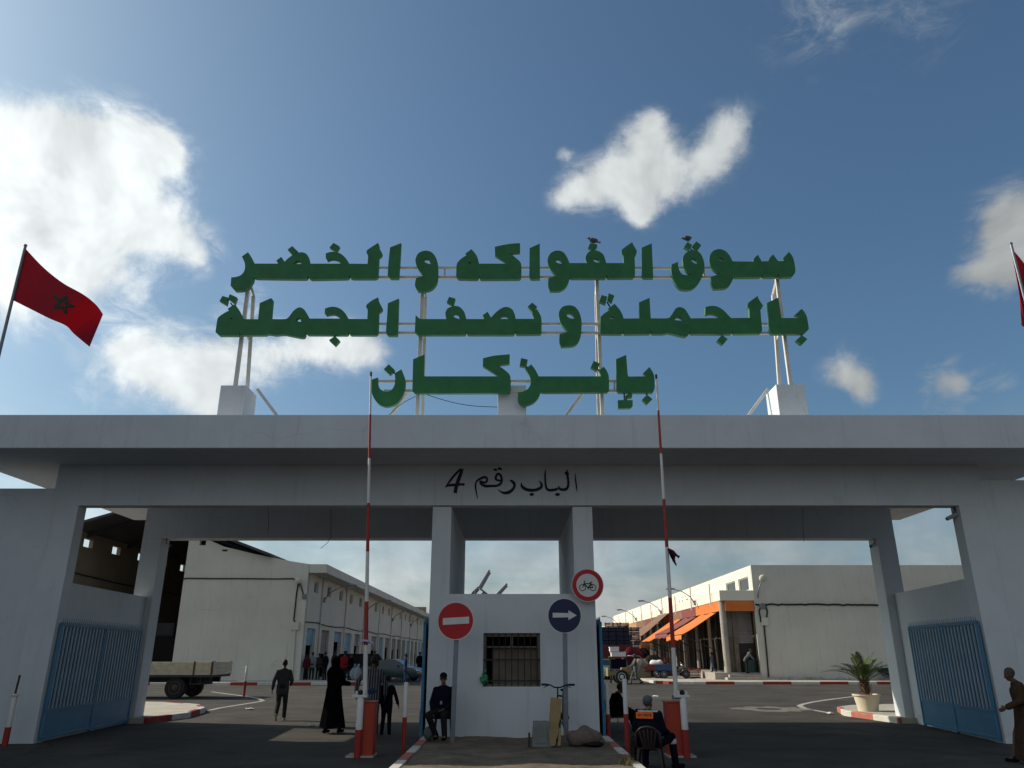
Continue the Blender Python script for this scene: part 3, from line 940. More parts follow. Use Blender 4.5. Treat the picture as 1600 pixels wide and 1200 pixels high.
# ------------------------------------------------------------------ roof sign
SD = 16.5
sign = thing('roof_sign', 'green Arabic lettering in three rows on white steel frame above the gate canopy', 'sign', (0, SD, ZT))
GLYPHS = [  # window origin, outline, holes
    ((350, 370), [(178, 197), (240, 153), (262, 185), (285, 230), (303, 267), (540, 268), (523, 237), (572, 200), (606, 248), (640, 215), (690, 180), (738, 160), (775, 154), (815, 165), (845, 200), (858, 268), (1165, 268), (1150, 240), (1110, 222), (1070, 222), (1030, 235), (1018, 210), (1018, 165), (1060, 152), (1110, 150), (1160, 165), (1200, 195), (1230, 230), (1252, 268), (1435, 270), (1440, 190), (1425, 160), (1430, 135), (1470, 105), (1540, 60), (1552, 85), (1550, 105), (1582, 165), (1575, 185), (1550, 205), (1545, 300), (1540, 400), (1510, 418), (1300, 418), (1268, 412), (1252, 385), (1245, 412), (1225, 418), (880, 425), (855, 415), (840, 390), (830, 415), (800, 422), (320, 415), (298, 405), (285, 450), (240, 510), (190, 535), (110, 540), (66, 490), (72, 405), (110, 402), (165, 385), (200, 345), (210, 300), (205, 255)],
     [[(697, 268), (720, 248), (745, 243), (763, 252), (765, 268)]]),
    ((590, 370), [(125, 105), (235, 62), (225, 240), (212, 415), (130, 415), (100, 385), (110, 240)], []),
    ((590, 370), [(385, 412), (430, 400), (470, 385), (430, 355), (395, 305), (378, 240), (390, 190), (420, 155), (475, 138), (530, 148), (570, 185), (597, 245), (605, 310), (602, 420), (585, 475), (545, 520), (490, 540), (405, 543), (375, 495), (378, 440)],
     [[(462, 238), (478, 222), (505, 222), (518, 245), (523, 268), (490, 258)]]),
    ((590, 370), [(790, 280), (800, 255), (840, 215), (888, 185), (877, 168), (938, 123), (975, 165), (1000, 210), (1015, 268), (1310, 268), (1175, 185), (1172, 100), (1250, 82), (1340, 68), (1425, 63), (1425, 155), (1322, 165), (1370, 200), (1425, 250), (1437, 280), (1437, 400), (1420, 422), (1040, 425), (1022, 412), (1015, 385), (1008, 412), (990, 425), (810, 420), (785, 395)],
     [[(900, 268), (912, 255), (928, 250), (932, 265)]]),
    ((820, 370), [(48, 113), (150, 67), (152, 420), (65, 422), (45, 395)], []),
    ((820, 370), [(235, 412), (280, 402), (327, 385), (280, 350), (245, 300), (228, 240), (240, 190), (270, 155), (320, 137), (380, 150), (420, 200), (447, 262), (622, 262), (608, 225), (615, 185), (640, 150), (690, 132), (750, 148), (790, 185), (815, 262), (990, 262), (985, 190), (968, 160), (975, 125), (1020, 90), (1075, 53), (1085, 80), (1120, 140), (1112, 180), (1097, 190), (1102, 300), (1102, 390), (1080, 412), (840, 412), (826, 405), (820, 378), (812, 408), (795, 415), (470, 415), (450, 405), (430, 470), (395, 515), (340, 540), (250, 540), (235, 495)],
     [[(305, 235), (325, 222), (345, 225), (362, 250), (365, 265), (330, 258)], [(683, 232), (700, 217), (725, 222), (742, 243), (744, 255), (710, 250)]]),
    ((820, 370), [(1170, 108), (1270, 65), (1285, 410), (1190, 412), (1172, 390)], []),
    ((1030, 370), [(125, 275), (190, 250), (190, 290), (205, 340), (235, 375), (300, 385), (325, 382), (280, 350), (250, 300), (235, 235), (250, 180), (290, 145), (340, 130), (390, 145), (430, 195), (452, 270), (450, 330), (430, 400), (390, 470), (340, 515), (280, 530), (210, 520), (165, 475), (130, 390), (120, 320)],
     [[(320, 235), (345, 218), (368, 235), (378, 268), (350, 258)]]),
    ((1030, 370), [(520, 400), (560, 385), (615, 368), (560, 340), (520, 290), (503, 220), (515, 170), (550, 135), (605, 122), (660, 140), (700, 180), (735, 245), (940, 248), (950, 215), (988, 178), (1025, 245), (1090, 243), (1105, 212), (1140, 175), (1190, 243), (1250, 243), (1238, 215), (1298, 150), (1330, 190), (1350, 245), (1362, 350), (1330, 398), (1220, 403), (1202, 395), (1192, 372), (1182, 398), (1165, 400), (1055, 402), (1040, 392), (1030, 375), (1022, 396), (1005, 402), (770, 405), (750, 395), (735, 430), (700, 490), (650, 515), (540, 520), (522, 480)],
     [[(585, 215), (605, 207), (640, 225), (652, 243), (620, 238)]]),
    ((330, 450), [(62, 310), (80, 285), (130, 250), (178, 225), (163, 208), (222, 168), (240, 165), (280, 225), (305, 280), (315, 310), (468, 312), (485, 150), (600, 100), (615, 120), (598, 310), (740, 310), (775, 290), (820, 230), (860, 200), (890, 193), (930, 215), (965, 270), (980, 305), (1290, 305), (1270, 280), (1235, 262), (1190, 262), (1150, 272), (1135, 255), (1138, 205), (1200, 187), (1270, 197), (1330, 240), (1375, 308), (1561, 310), (1564, 215), (1548, 190), (1556, 165), (1606, 125), (1668, 93), (1676, 130), (1714, 205), (1704, 225), (1676, 245), (1671, 440), (1651, 470), (1400, 470), (1385, 462), (1376, 435), (1368, 464), (1350, 470), (975, 468), (955, 460), (945, 430), (940, 475), (925, 495), (890, 495), (740, 465), (640, 470), (590, 462), (560, 462), (545, 470), (300, 470), (288, 455), (283, 420), (280, 460), (268, 475), (80, 475), (42, 440)],
     [[(190, 310), (200, 300), (212, 300), (208, 312)], [(845, 325), (865, 303), (885, 300), (895, 335)]]),
    ((570, 450), [(230, 152), (340, 105), (335, 300), (328, 475), (235, 475), (212, 445), (222, 300)], []),
    ((570, 450), [(508, 270), (540, 300), (570, 310), (815, 310), (805, 250), (825, 205), (890, 178), (950, 190), (995, 240), (1015, 310), (1195, 310), (1178, 272), (1228, 237), (1262, 295), (1320, 235), (1380, 195), (1430, 190), (1475, 215), (1500, 265), (1508, 308), (1693, 308), (1673, 255), (1720, 210), (1748, 255), (1766, 305), (1768, 450), (1748, 463), (1530, 465), (1512, 455), (1503, 425), (1497, 458), (1480, 468), (1040, 468), (1025, 458), (1016, 425), (1010, 460), (990, 468), (530, 468), (500, 440)],
     [[(882, 275), (905, 260), (930, 265), (943, 306), (905, 293)], [(1345, 306), (1370, 285), (1400, 278), (1422, 285), (1425, 306)]]),
    ((790, 450), [(540, 460), (590, 450), (635, 430), (590, 400), (550, 345), (532, 275), (540, 225), (575, 185), (635, 172), (690, 185), (730, 230), (755, 300), (760, 380), (752, 480), (720, 550), (670, 580), (555, 588), (538, 540)],
     [[(608, 270), (630, 255), (655, 258), (675, 285), (680, 303), (640, 295)]]),
    ((790, 450), [(950, 290), (985, 255), (1040, 222), (1025, 205), (1090, 157), (1140, 215), (1170, 270), (1180, 305), (1340, 303), (1335, 143), (1440, 97), (1452, 303), (1600, 303), (1636, 298), (1666, 260), (1701, 205), (1741, 188), (1786, 205), (1821, 250), (1851, 303), (2146, 300), (2121, 275), (2076, 258), (2036, 258), (1996, 268), (1998, 190), (2056, 178), (2116, 185), (2176, 220), (2226, 270), (2256, 300), (2441, 298), (2436, 210), (2416, 180), (2426, 150), (2476, 110), (2521, 78), (2531, 110), (2574, 175), (2561, 205), (2548, 215), (2566, 420), (2546, 455), (2296, 458), (2280, 448), (2272, 425), (2264, 452), (2246, 460), (1866, 460), (1850, 450), (1843, 425), (1838, 455), (1826, 470), (1796, 488), (1756, 480), (1626, 450), (1576, 460), (1480, 460), (1464, 452), (1456, 425), (1448, 455), (1430, 460), (1200, 462), (1186, 452), (1178, 425), (1170, 456), (1150, 462), (960, 460), (945, 440)],
     [[(1030, 305), (1055, 288), (1075, 287), (1082, 305)], [(1696, 318), (1716, 292), (1746, 295), (1774, 325)]]),
    ((1030, 450), [(1080, 148), (1190, 95), (1222, 300), (1415, 298), (1405, 280), (1358, 268), (1425, 207), (1460, 250), (1480, 300), (1498, 410), (1450, 458), (1130, 460), (1108, 440), (1095, 300)], []),
    ((570, 550), [(75, 275), (130, 255), (130, 310), (150, 365), (200, 395), (250, 390), (285, 355), (303, 300), (300, 212), (365, 172), (390, 230), (405, 290), (400, 370), (370, 450), (310, 520), (215, 547), (140, 520), (85, 450), (55, 350), (60, 295)], []),
    ((570, 550), [(483, 72), (595, 25), (590, 225), (600, 243), (1345, 243), (1180, 140), (1182, 62), (1300, 35), (1450, 22), (1447, 118), (1330, 132), (1400, 180), (1455, 240), (1457, 380), (1445, 410), (500, 412), (475, 385)], []),
    ((780, 550), [(188, 405), (240, 395), (290, 365), (315, 310), (305, 240), (260, 168), (320, 123), (360, 175), (395, 243), (1020, 243), (1000, 185), (1045, 147), (1080, 195), (1097, 250), (1098, 380), (1080, 405), (440, 408), (412, 400), (395, 450), (340, 510), (250, 543), (205, 520), (188, 480)], []),
    ((780, 550), [(1168, 72), (1270, 28), (1285, 225), (1295, 245), (1470, 243), (1440, 210), (1502, 150), (1530, 190), (1550, 240), (1555, 360), (1535, 408), (1195, 408), (1178, 380), (1172, 250)], []),
]
DOTS = [((350, 370), [(635, 128), (682, 92), (738, 145), (690, 188)]), ((350, 370), [(1055, 105), (1095, 60), (1155, 95), (1122, 148)]),
        ((820, 370), [(635, 105), (655, 62), (722, 75), (725, 95), (695, 131)]),
        ((1030, 370), [(250, 100), (283, 52), (330, 82), (302, 132)]), ((1030, 370), [(334, 88), (372, 45), (420, 82), (382, 134)]),
        ((330, 450), [(82, 130), (112, 78), (166, 95), (150, 170)]), ((330, 450), [(168, 105), (185, 60), (255, 92), (232, 155)]), ((330, 450), [(1178, 520), (1238, 478), (1285, 525), (1238, 578)]),
        ((570, 450), [(820, 140), (842, 88), (905, 105), (885, 175)]), ((790, 450), [(222, 185), (265, 145), (314, 185), (272, 240)]),
        ((790, 450), [(938, 135), (960, 70), (1018, 86), (1000, 160)]), ((790, 450), [(1020, 108), (1030, 52), (1088, 75), (1062, 148)]),
        ((1030, 450), [(578, 525), (628, 468), (685, 510), (635, 568)]), ((1030, 450), [(1370, 522), (1425, 472), (1483, 510), (1425, 570)]),
        ((570, 550), [(190, 170), (240, 122), (300, 180), (250, 228)]), ((780, 550), [(205, 138), (218, 60), (285, 75), (270, 150)]),
        ((780, 550), [(915, 155), (945, 88), (1008, 115), (975, 188)]), ((780, 550), [(1430, 475), (1478, 425), (1532, 470), (1475, 525)]),
        ((780, 550), [(1188, 480), (1335, 480), (1335, 540), (1315, 560), (1190, 562)]),
        ((780, 550), [(1243, 478), (1255, 445), (1300, 415), (1332, 416), (1328, 455), (1285, 458), (1280, 478)])]


def glyph(org, out, holes, name, y, th):
    fn = lambda x, yv: at(org[0] + x / 6.4, org[1] + yv / 6.4, y)
    b = MB()
    b.prism(smooth_poly(out), fn, (0, th, 0), [smooth_poly(h, 60) for h in holes], 0, 1)
    return b.build(name, ['green', 'green_side'], sign)


for org, out, holes in GLYPHS:
    glyph(org, out, [[(cx_ + (x - cx_) * 1.22, cy_ + (y - cy_) * 1.22) for x, y in h] for h in holes for cx_, cy_ in [(sum(p[0] for p in h) / len(h), sum(p[1] for p in h) / len(h))]], 'letter_group', SD, .11)
for org, out in DOTS:
    glyph(org, out, [], 'letter_dot', SD - .004, .11)
b = MB()
for p, q in (((211, 205), (203, 190)),):
    pass
for (org, a, c) in (((330, 450), (195, 150), (215, 178)), ((790, 450), (1015, 140), (1042, 188)), ((1030, 370), (318, 120), (325, 140)), ((330, 450), (1238, 468), (1238, 485)), ((570, 550), (288, 205), (310, 225)),
                    ((1030, 450), (1420, 455), (1422, 480)), ((780, 550), (1474, 405), (1476, 430)), ((780, 550), (268, 140), (290, 170)), ((780, 550), (985, 170), (1005, 195)), ((780, 550), (1250, 400), (1250, 482))):
    b.tube([at(org[0] + a[0] / 6.4, org[1] + a[1] / 6.4, SD + .06), at(org[0] + c[0] / 6.4, org[1] + c[1] / 6.4, SD + .06)], .018, 6)
b.build('dot_brackets', 'chassis', sign)
PY = SD + .26
for (ub, vb, vt) in ((368, 602, 438), (652, 642, 440), (941, 642, 436), (1235, 600, 436)):
    p = at(ub, vb, PY)
    top = at(ub, vt, PY).z
    x = p.x
    zb = ZT if vb > 610 else p.z - .02
    MB().beam((x, PY, zb), (x, PY, top), .085, .085).build('sign_post', 'metal_white', sign, bevel=.008)
    sg = 1 if x < 0 else -1
    dx = {368: .12, 652: .06, 941: -.02, 1235: -.10}[ub]
    ybk = PY + .62
    zk = at(ub, vt + 22, PY).z
    MB().beam((x + dx, PY + .10, zk), (x + dx, ybk, ZT), .075, .075).build('rear_strut', 'metal_white', sign, bevel=.008)
    MB().beam((x + dx, PY + .10, zk), (x, PY, top - .03), .06, .06).build('strut_head', 'metal_white', sign, bevel=.008)
    zm = zk - (zk - ZT) * .34
    yq = PY + .10 + (ybk - PY - .10) * .34
    MB().beam((x + dx, yq, zm), (x, PY, zm + .32), .045, .045).build('cross_tie', 'metal_white', sign)
for (u0, v0, u1, v1) in ((402, 608, 431, 647), (641, 608, 612, 647), (912, 612, 886, 647), (1200, 608, 1171, 647)):
    a, c = at(u0, v0, 17.3), at(u1, v1, 17.3)
    c2 = a + (c - a) * ((a.z - ZT) / (a.z - c.z))
    MB().beam(a, c2, .07, .07).build('side_brace', 'metal_white', sign, bevel=.008)
for (v, u0, u1) in ((419, 392, 1232), (433.5, 385, 1232), (506.5, 350, 1240), (520.5, 345, 1240), (596, 590, 1020), (611, 600, 1015)):
    a, c = at(u0, v, SD + .19), at(u1, v, SD + .19)
    MB().beam(a, c, .05, .06).build('rail', 'metal_white', sign)
for u, v0, v1 in ((695, 419, 433.5), (510, 506, 520), (800, 506, 520), (1100, 419, 433), (720, 596, 611), (960, 596, 611)):
    MB().beam(at(u, v0, SD + .19), at(u, v1, SD + .19), .04).build('rail_tie', 'metal_white', sign)
pts = []
for k in range(13):
    t = k / 12
    p = at(665 + 112 * t, 616 + 20 * t + 7 * math.sin(math.pi * t) * .8, 16.75)
    pts.append(p)
MB().tube(pts, .008, 5).build('power_cable', 'cable', sign)
pts = [at(u, v, 16.9) for u, v in ((652, 618), (632, 628), (618, 638), (606, 650))]
MB().tube(pts, .008, 5).build('power_cable', 'cable', sign)


# two birds on the lettering
def bird(loc, rz, label):
    t = thing('bird', label, 'bird', loc, 'birds perched on the roof sign')
    b = MB()
    b.ell((0, 0, .10), (.055, .10, .055), Matrix.Rotation(R(18), 3, 'X'), 12, 8)
    b.ell((0, .09, .165), (.033, .036, .033), None, 10, 7)
    b.cap((0, .06, .12), (0, .09, .155), .035, .028)
    b.tube([(0, .12, .165), (0, .155, .158)], [.012, .002], 6)
    b.tube([(.02, .01, .06), (.02, .02, .0)], .006, 5)
    b.tube([(-.02, .01, .06), (-.02, .02, .0)], .006, 5)
    bb = MB()
    bb.v, bb.f, bb.m = [q + Vector(loc) for q in b.v], b.f, b.m
    bb.build('body', 'bird', t, smooth=True)
    b = MB()
    b.loft([[Vector(loc) + Vector(q) for q in ((-.03, -.08, .10), (.03, -.08, .10), (.03, -.08, .085), (-.03, -.08, .085))],
            [Vector(loc) + Vector(q) for q in ((-.035, -.21, .075), (.035, -.21, .075), (.035, -.21, .068), (-.035, -.21, .068))]])
    b.build('tail', 'bird', t)
    for s in (-1, 1):
        b = MB()
        b.ell(Vector(loc) + Vector((s * .05, -.03, .12)), (.014, .11, .04), Matrix.Rotation(R(10), 3, 'X'), 10, 6)
        b.build('wing', 'bird', t, smooth=True)
    t.rotation_euler.z = rz
    return t


bird(at(926, 382, SD + .07), R(100), 'small grey bird on the left, on a single dot of the top lettering row')
bird(at(1075, 379, SD + .07), R(-60), 'grey bird with raised tail on the double dot near the right of the top row')


# ------------------------------------------------------------------ flags
def flag_pole(base, top_z, outline_px, D, star_px, label, ripple):
    t = thing('flagpole', label, 'flagpole', (base.x, base.y, 0))
    MB().tube([(base.x, base.y, 0), (base.x, base.y, top_z)], [.045, .028], 10).build('pole', 'galv', t, smooth='auto')
    MB().ell((base.x, base.y, top_z + .02), (.035, .035, .03)).build('finial', 'galv', t, smooth=True)
    topc, botc = outline_px
    NU, NV = 36, 18

    def cr(c, t_):
        n = len(c) - 1
        i = min(int(t_ * n), n - 1)
        f = t_ * n - i
        p0, p1, p2, p3 = (Vector(c[max(i - 1, 0)]), Vector(c[i]), Vector(c[i + 1]), Vector(c[min(i + 2, n)]))
        return 0.5 * ((2 * p1) + (p2 - p0) * f + (2 * p0 - 5 * p1 + 4 * p2 - p3) * f * f + (3 * p1 - p0 - 3 * p2 + p3) * f ** 3)
    def pt(s, r, dy=0.0):
        a, c = cr(topc, s), cr(botc, s)
        q = a + (c - a) * r
        d = ripple * (0.02 + s) * math.sin(s * 8.2 + r * 1.6) * .55 + s * s * ripple * 1.2
        return at(q.x, q.y, D + d + dy)
    b = MB()
    for sd in (0, 1):
        for j in range(NV + 1):
            for i in range(NU + 1):
                b.v.append(pt(i / NU, j / NV, sd * .004))
    n1_ = (NU + 1) * (NV + 1)
    for sd in (0, 1):
        for j in range(NV):
            for i in range(NU):
                a = sd * n1_ + j * (NU + 1) + i
                b.f.append([a, a + 1, a + NU + 2, a + NU + 1])
                b.m.append(0)
    fl_ = b.build('flag', 'flag_red', t, smooth=True)
    if star_px:
        # five pointed interlaced star sewn on both faces
        P5 = [(0.47 + .115 * math.sin(2 * math.pi * k / 5), 0.50 - .25 * math.cos(2 * math.pi * k / 5)) for k in range(5)]
        b = MB()
        for sd in (-.004, .008):
            for k in range(5):
                p, q = Vector(P5[k]), Vector(P5[(k + 2) % 5])
                d = (q - p)
                n_ = Vector((-d.y, d.x)).normalized() * .011
                n_.y *= 2
                o_ = len(b.v)
                for i in range(9):
                    m_ = p + d * (i / 8)
                    b.v += [pt(*(m_ + n_), sd - k * .0006 * (1 if sd < 0 else -1)), pt(*(m_ - n_), sd - k * .0006 * (1 if sd < 0 else -1))]
                for i in range(8):
                    b.f.append([o_ + 2 * i, o_ + 2 * i + 1, o_ + 2 * i + 3, o_ + 2 * i + 2])
                    b.m.append(0)
        b.build('star', 'flag_green', fl_)
    return t


fb = at(38, 385, 13.0)
fb2 = at(20, 470, 13.0)
flag_pole(Vector(((fb.x + fb2.x) / 2, 13.0, 0)), fb.z, ([(39.5, 388), (68, 418), (98, 442), (130, 460), (150, 476), (161, 491)], [(20, 469), (50, 484), (78, 498), (103, 509), (116, 522), (140, 542)]), 13.0, True,
          'pale pole flying a red flag with a green star, on the left of the gate', .30)
fb = at(1578, 382, 13.0)
flag_pole(Vector((fb.x + .02, 13.0, 0)), fb.z, ([(1579, 386), (1592, 401), (1606, 418), (1622, 430), (1640, 445), (1650, 470)], [(1600, 497), (1596, 508), (1610, 514), (1624, 512), (1640, 530), (1652, 556)]), 13.0, True,
          'pole with a red flag cut by the right edge of the view', .28)


# ------------------------------------------------------------------ barriers, posts, traffic signs
def boom_barrier(base, sgn, cuts, top, label, rag):
    """base: foot of the arm; cuts: pixel rows where the arm's colour changes (top to bottom)"""
    t = thing('boom_barrier', label, 'barrier', base, 'raised boom barriers')
    x, y = base.x, base.y
    z1 = .99
    b = MB()
    b.box(x - .155 - .065 * sgn, x + .155 - .065 * sgn, y - .16, y + .20, 0, .90)
    b.box(x - .165 - .065 * sgn, x + .165 - .065 * sgn, y - .172, y + .212, .902, .93)
    cab = b.build('cabinet', 'orange_red', t, bevel=.012)
    MB().box(x - .12 - .065 * sgn, x + .12 - .065 * sgn, y - .168, y - .162, .12, .80).build('cabinet_door', 'orange_red', cab, bevel=.002)
    MB().box(x - .25, x + .25, y - .22, y + .26, -.02, .03).build('footing', 'concrete', t)
    MB().cbox((x, y + .02, .995), .13, .16, .07).build('pivot', 'galv', t, bevel=.008)
    p0, p1 = Vector((x, y, .96)), top
    zz = [z1] + [at(800, v, y).z for v in cuts[::-1]] + [top.z]
    pts = [p0] + [p0 + (p1 - p0) * ((z - p0.z) / (p1.z - p0.z)) for z in zz[1:]]
    arm = MB()
    n = len(pts)
    arm.tube(pts, [.045 - .025 * i / (n - 1) for i in range(n)], 12, mis=[i % 2 for i in range(n - 1)])
    a = arm.build('boom_arm', ['white_band', 'red'], t, smooth='auto')
    MB().tube([p1, p1 + (p1 - p0).normalized() * .10], .024, 10).build('tip_cap', 'bin_green' if sgn < 0 else 'chassis', a)
    return t, p0, p1


top_l, top_r = at(579.5, 588, 15.25), at(1025.5, 592, 15.25)
bl, l0, l1 = boom_barrier(Vector((at(569, 1110, 15.25).x, 15.25, 0)), -1, [648, 716, 786, 862, 940, 1008], top_l, 'raised boom barrier left of the booth, its red and white arm tied with a rag', True)
br, r0, r1 = boom_barrier(Vector((at(1058, 1110, 15.25).x, 15.25, 0)), 1, [641, 709, 780, 855, 934, 1012], top_r, 'raised boom barrier on the right behind the seated security guard', True)
# rag tied round the left arm
pz = at(570, 1002, 15.2)
c = l0 + (l1 - l0) * ((pz.z - l0.z) / (l1.z - l0.z))
t = thing('tied_rag', 'pale rag knotted round the red band of the left barrier arm', 'rag', c)
b = MB()
b.tube([c + Vector((.065 * math.cos(k), .065 * math.sin(k), .012 * math.sin(3 * k))) for k in [i * .6283 for i in range(11)]], .024, 6)
b.tube([c + Vector((.06, -.04, 0)), c + Vector((.14, -.07, -.03)), c + Vector((.17, -.07, -.10))], [.026, .02, .006], 6)
b.tube([c + Vector((-.06, -.04, 0)), c + Vector((-.12, -.06, -.04)), c + Vector((-.14, -.05, -.13))], [.026, .018, .006], 6)
b.build('knot', 'lavender', t, smooth=True)
# cloth scraps hanging from the right arm
pz = at(1047, 862, 15.2)
c = r0 + (r1 - r0) * ((pz.z - r0.z) / (r1.z - r0.z))
t = thing('hanging_rope', 'dark rope scraps dangling from the right barrier arm', 'rope', c)
random.seed(5)
for q in ([(0, 0, .05), (.06, -.05, -.01), (.10, -.05, -.10), (.08, -.05, -.17), (.13, -.05, -.27)], [(0, 0, .05), (.08, -.05, 0), (.15, -.05, -.08), (.19, -.06, -.10), (.17, -.05, -.13)], [(.02, -.05, 0), (.05, -.055, -.10), (.10, -.05, -.19)]):
    MB().tube([c + Vector(p) + Vector((.02, -.02, 0)) for p in q], [.03, .03, .024, .028, .012][:len(q)], 6).build('strand', 'maroon' if len(q) == 5 else 'navy', t, smooth=True)


def bollard(name, loc, h, label, r=.055, split=.52, head=False):
    t = thing(name, label, 'post', loc, 'red and white steel posts')
    x, y, z = loc
    MB().tube([(x, y, z - .05), (x, y, z + h * split)], r, 14).build('lower_section', 'red', t, smooth='auto')
    b = MB()
    b.tube([(x, y, z + h * split + .001), (x, y, z + h - .02), (x, y, z + h)], [r * .98, r * .98, r * .8], 14)
    b.build('upper_section', 'white_band', t, smooth='auto')
    if head:
        b = MB()
        b.box(x - .16, x + .12, y - .05, y + .05, z + h, z + h + .045)
        b.box(x - .10, x - .06, y - .04, y + .04, z + h + .045, z + h + .11)
        b.box(x + .04, x + .08, y - .04, y + .04, z + h + .045, z + h + .11)
        b.build('rest_fork', 'white_band', t, bevel=.006)
        MB().ell((x - .01, y, z + h + .085), (.045, .045, .05)).build('rubber_pad', 'rubber', t)
    return t


def gz(u, v, z=0):
    p = gnd(u, v, z)
    return Vector((p.x, p.y, z))


bollard('barrier_rest_post', gz(558, 1184), 1.0, 'fork topped rest post, white over red, left of the left barrier cabinet', .062, .46, True)
bollard('barrier_rest_post', gz(1073.5, 1184), 1.0, 'fork topped rest post, white over red, on the right of the right barrier cabinet', .062, .46, True)
bollard('bollard', gz(630, 1177), 1.24, 'thin red and white bollard standing alone right of the small boy', .042, .50)
bollard('bollard', gz(657, 1160), 1.20, 'red and white bollard touching the gate leaf beside the capped guard', .042, .50)
bollard('bollard', gz(951, 1160), 1.16, 'red and white bollard closest to the booth, left of the seated figure in black', .044, .47)
bollard('bollard', gz(981, 1177), 1.30, 'red and white bollard in front of the seated figure in black', .046, .52)
bollard('bollard', gz(381, 1088), 1.24, 'slim red and white bollard on the sunlit road behind the truck', .055, .50)
lb_ = gz(7, 1166)
tb = bollard('bollard', lb_, .98, 'white post with a red foot and thin rusty top rod at the far left', .060, .36)
MB().tube([lb_ + Vector((0, 0, .98)), lb_ + Vector((.02, 0, 1.34))], .022, 8).build('top_rod', 'rust', tb)
MB().ell(lb_ + Vector((0, 0, .95)), (.085, .085, .02)).build('collar', 'white_band', tb)


def disc(b, c, r, y0, y1, mi, n=48):
    b.loft([[(c.x + r * math.cos(2 * math.pi * k / n), y, c.z + r * math.sin(2 * math.pi * k / n)) for k in range(n)] for y in (y0, y1)], mi)


def sign_post(foot, cx, cz, r, D, label, name):
    t = thing(name, label, 'traffic sign', foot)
    b = MB()
    b.cbox(((foot.x + cx) / 2, D + .05, 0), .001, .001, .001) if False else None
    b.beam((foot.x, D + .05, IZ - .15), (cx, D + .05, cz + r * .7), .095, .05)
    b.build('post', 'galv', t, bevel=.006)
    return t


# no entry
D = 16.45
c = at(712, 970, D)
f0 = gnd(706, 1157, IZ)
rr = 26.5 / FPX * D * 1.03
t = sign_post(Vector((f0.x, D, IZ)), c.x + .03, c.z, rr, D, 'round red no entry sign on a steel post left of the booth window', 'no_entry_sign')
b = MB()
disc(b, c, rr, D - .012, D + .012, 0)
disc(b, c, rr - .018, D - .0145, D - .0125, 1)
plate = b.build('plate', ['sign_white', 'sign_red'], t)
b = MB()
q = [at(692, 966, D), at(733, 963.5, D), at(733, 974, D), at(692, 976.5, D)]
b.add([(p.x, D - .017, p.z) for p in q], [(0, 1, 2, 3)])
b.build('bar', 'sign_white', plate)
# blue arrow
c = at(882, 962, D)
f0 = gnd(887, 1160, IZ)
rr = 24.0 / FPX * D * 1.05
t = sign_post(Vector((f0.x, D, IZ)), c.x + .01, c.z, rr, D, 'round dark blue sign with a white arrow pointing right, above the bicycle', 'arrow_sign')
b = MB()
disc(b, c, rr, D - .012, D + .012, 0)
disc(b, c, rr - .014, D - .0145, D - .0125, 1)
plate = b.build('plate', ['sign_white', 'sign_blue'], t)
q = [(863.5, 957.5), (888, 958), (888, 953.5), (901, 961.5), (888, 969), (888, 964.5), (863.5, 965)]
b = MB()
b.add([(at(u, v, D).x, D - .017, at(u, v, D).z) for u, v in q], [list(range(7))])
b.build('arrow', 'sign_white', plate)
# no bicycles, bracketed to the booth corner
D = 17.1
c = at(918, 914.5, D)
rr = 23.5 / FPX * D * 1.03
t = thing('no_bicycle_sign', 'round white sign with red ring and black bicycle, at the top right of the booth', 'traffic sign', (c.x, D + .1, c.z - rr))
b = MB()
disc(b, c, rr, D - .012, D + .012, 0)
disc(b, c, rr - .012, D - .0145, D - .0125, 1)
disc(b, c, rr * .70, D - .0170, D - .0150, 0)
plate = b.build('plate', ['sign_white', 'sign_red'], t)
MB().box(c.x - .25, c.x + .05, D + .05, D + .08, c.z - .02, c.z + .03).box(c.x - .25, c.x - .20, D + .08, FY - .002, c.z - .02, c.z + .03).box(c.x - .03, c.x + .03, D + .0125, D + .0495, c.z - .10, c.z + .10).build('bracket', 'galv', t)
b = MB()
bs = rr * .70
bp = lambda x, z: Vector((c.x + x * bs, D - .019, c.z + z * bs))
for wx in (-.46, .46):
    b.tube([bp(wx + .27 * math.cos(a), -.20 + .27 * math.sin(a)) for a in [k * math.pi / 12 for k in range(25)]], .008, 5)
for p, q in (((-.46, -.20), (-.28, .20)), ((-.28, .20), (-.32, .34)), ((-.32, .34), (-.20, .36)), ((-.29, .14), (.30, .14)), ((-.29, .14), (.02, -.20)), ((.02, -.20), (.30, .14)), ((.02, -.20), (.46, -.20)), ((.46, -.20), (.28, .20)), ((.24, .26), (.42, .27)), ((.28, .14), (.32, .26)), ((.02, -.20), (.05, -.36))):
    b.tube([bp(*p), bp(*q)], .010, 5)
b.build('bicycle_symbol', 'black', plate)

# ------------------------------------------------------------------ things round the booth
p = gnd(846, 1166, IZ)
t = thing('plastic_crate', 'pale grey plastic box standing against the booth under the window', 'box', (p.x, p.y, IZ))
b = MB()
x, y = p.x, p.y + .05
for s, z0, z1, w in ((0, IZ, IZ + .42, .36),):
    b.loft([[(x - w / 2 * k, y - w / 2 * k, z), (x + w / 2 * k, y - w / 2 * k, z), (x + w / 2 * k, y + w / 2 * k, z), (x - w / 2 * k, y + w / 2 * k, z)] for k, z in ((1.0, z0 - .01), (.82, z1 - .03), (.82, z1))])
b.build('body', 'box_grey', t, bevel=.015)
MB().box(x - .10, x + .10, y - .185, y - .168, IZ + .06, IZ + .34).build('panel', 'box_grey', t, bevel=.006)
MB().box(x - .24, x - .205, y - .1, y + .1, IZ - .01, IZ + .22).build('side_flap', 'chassis', t)
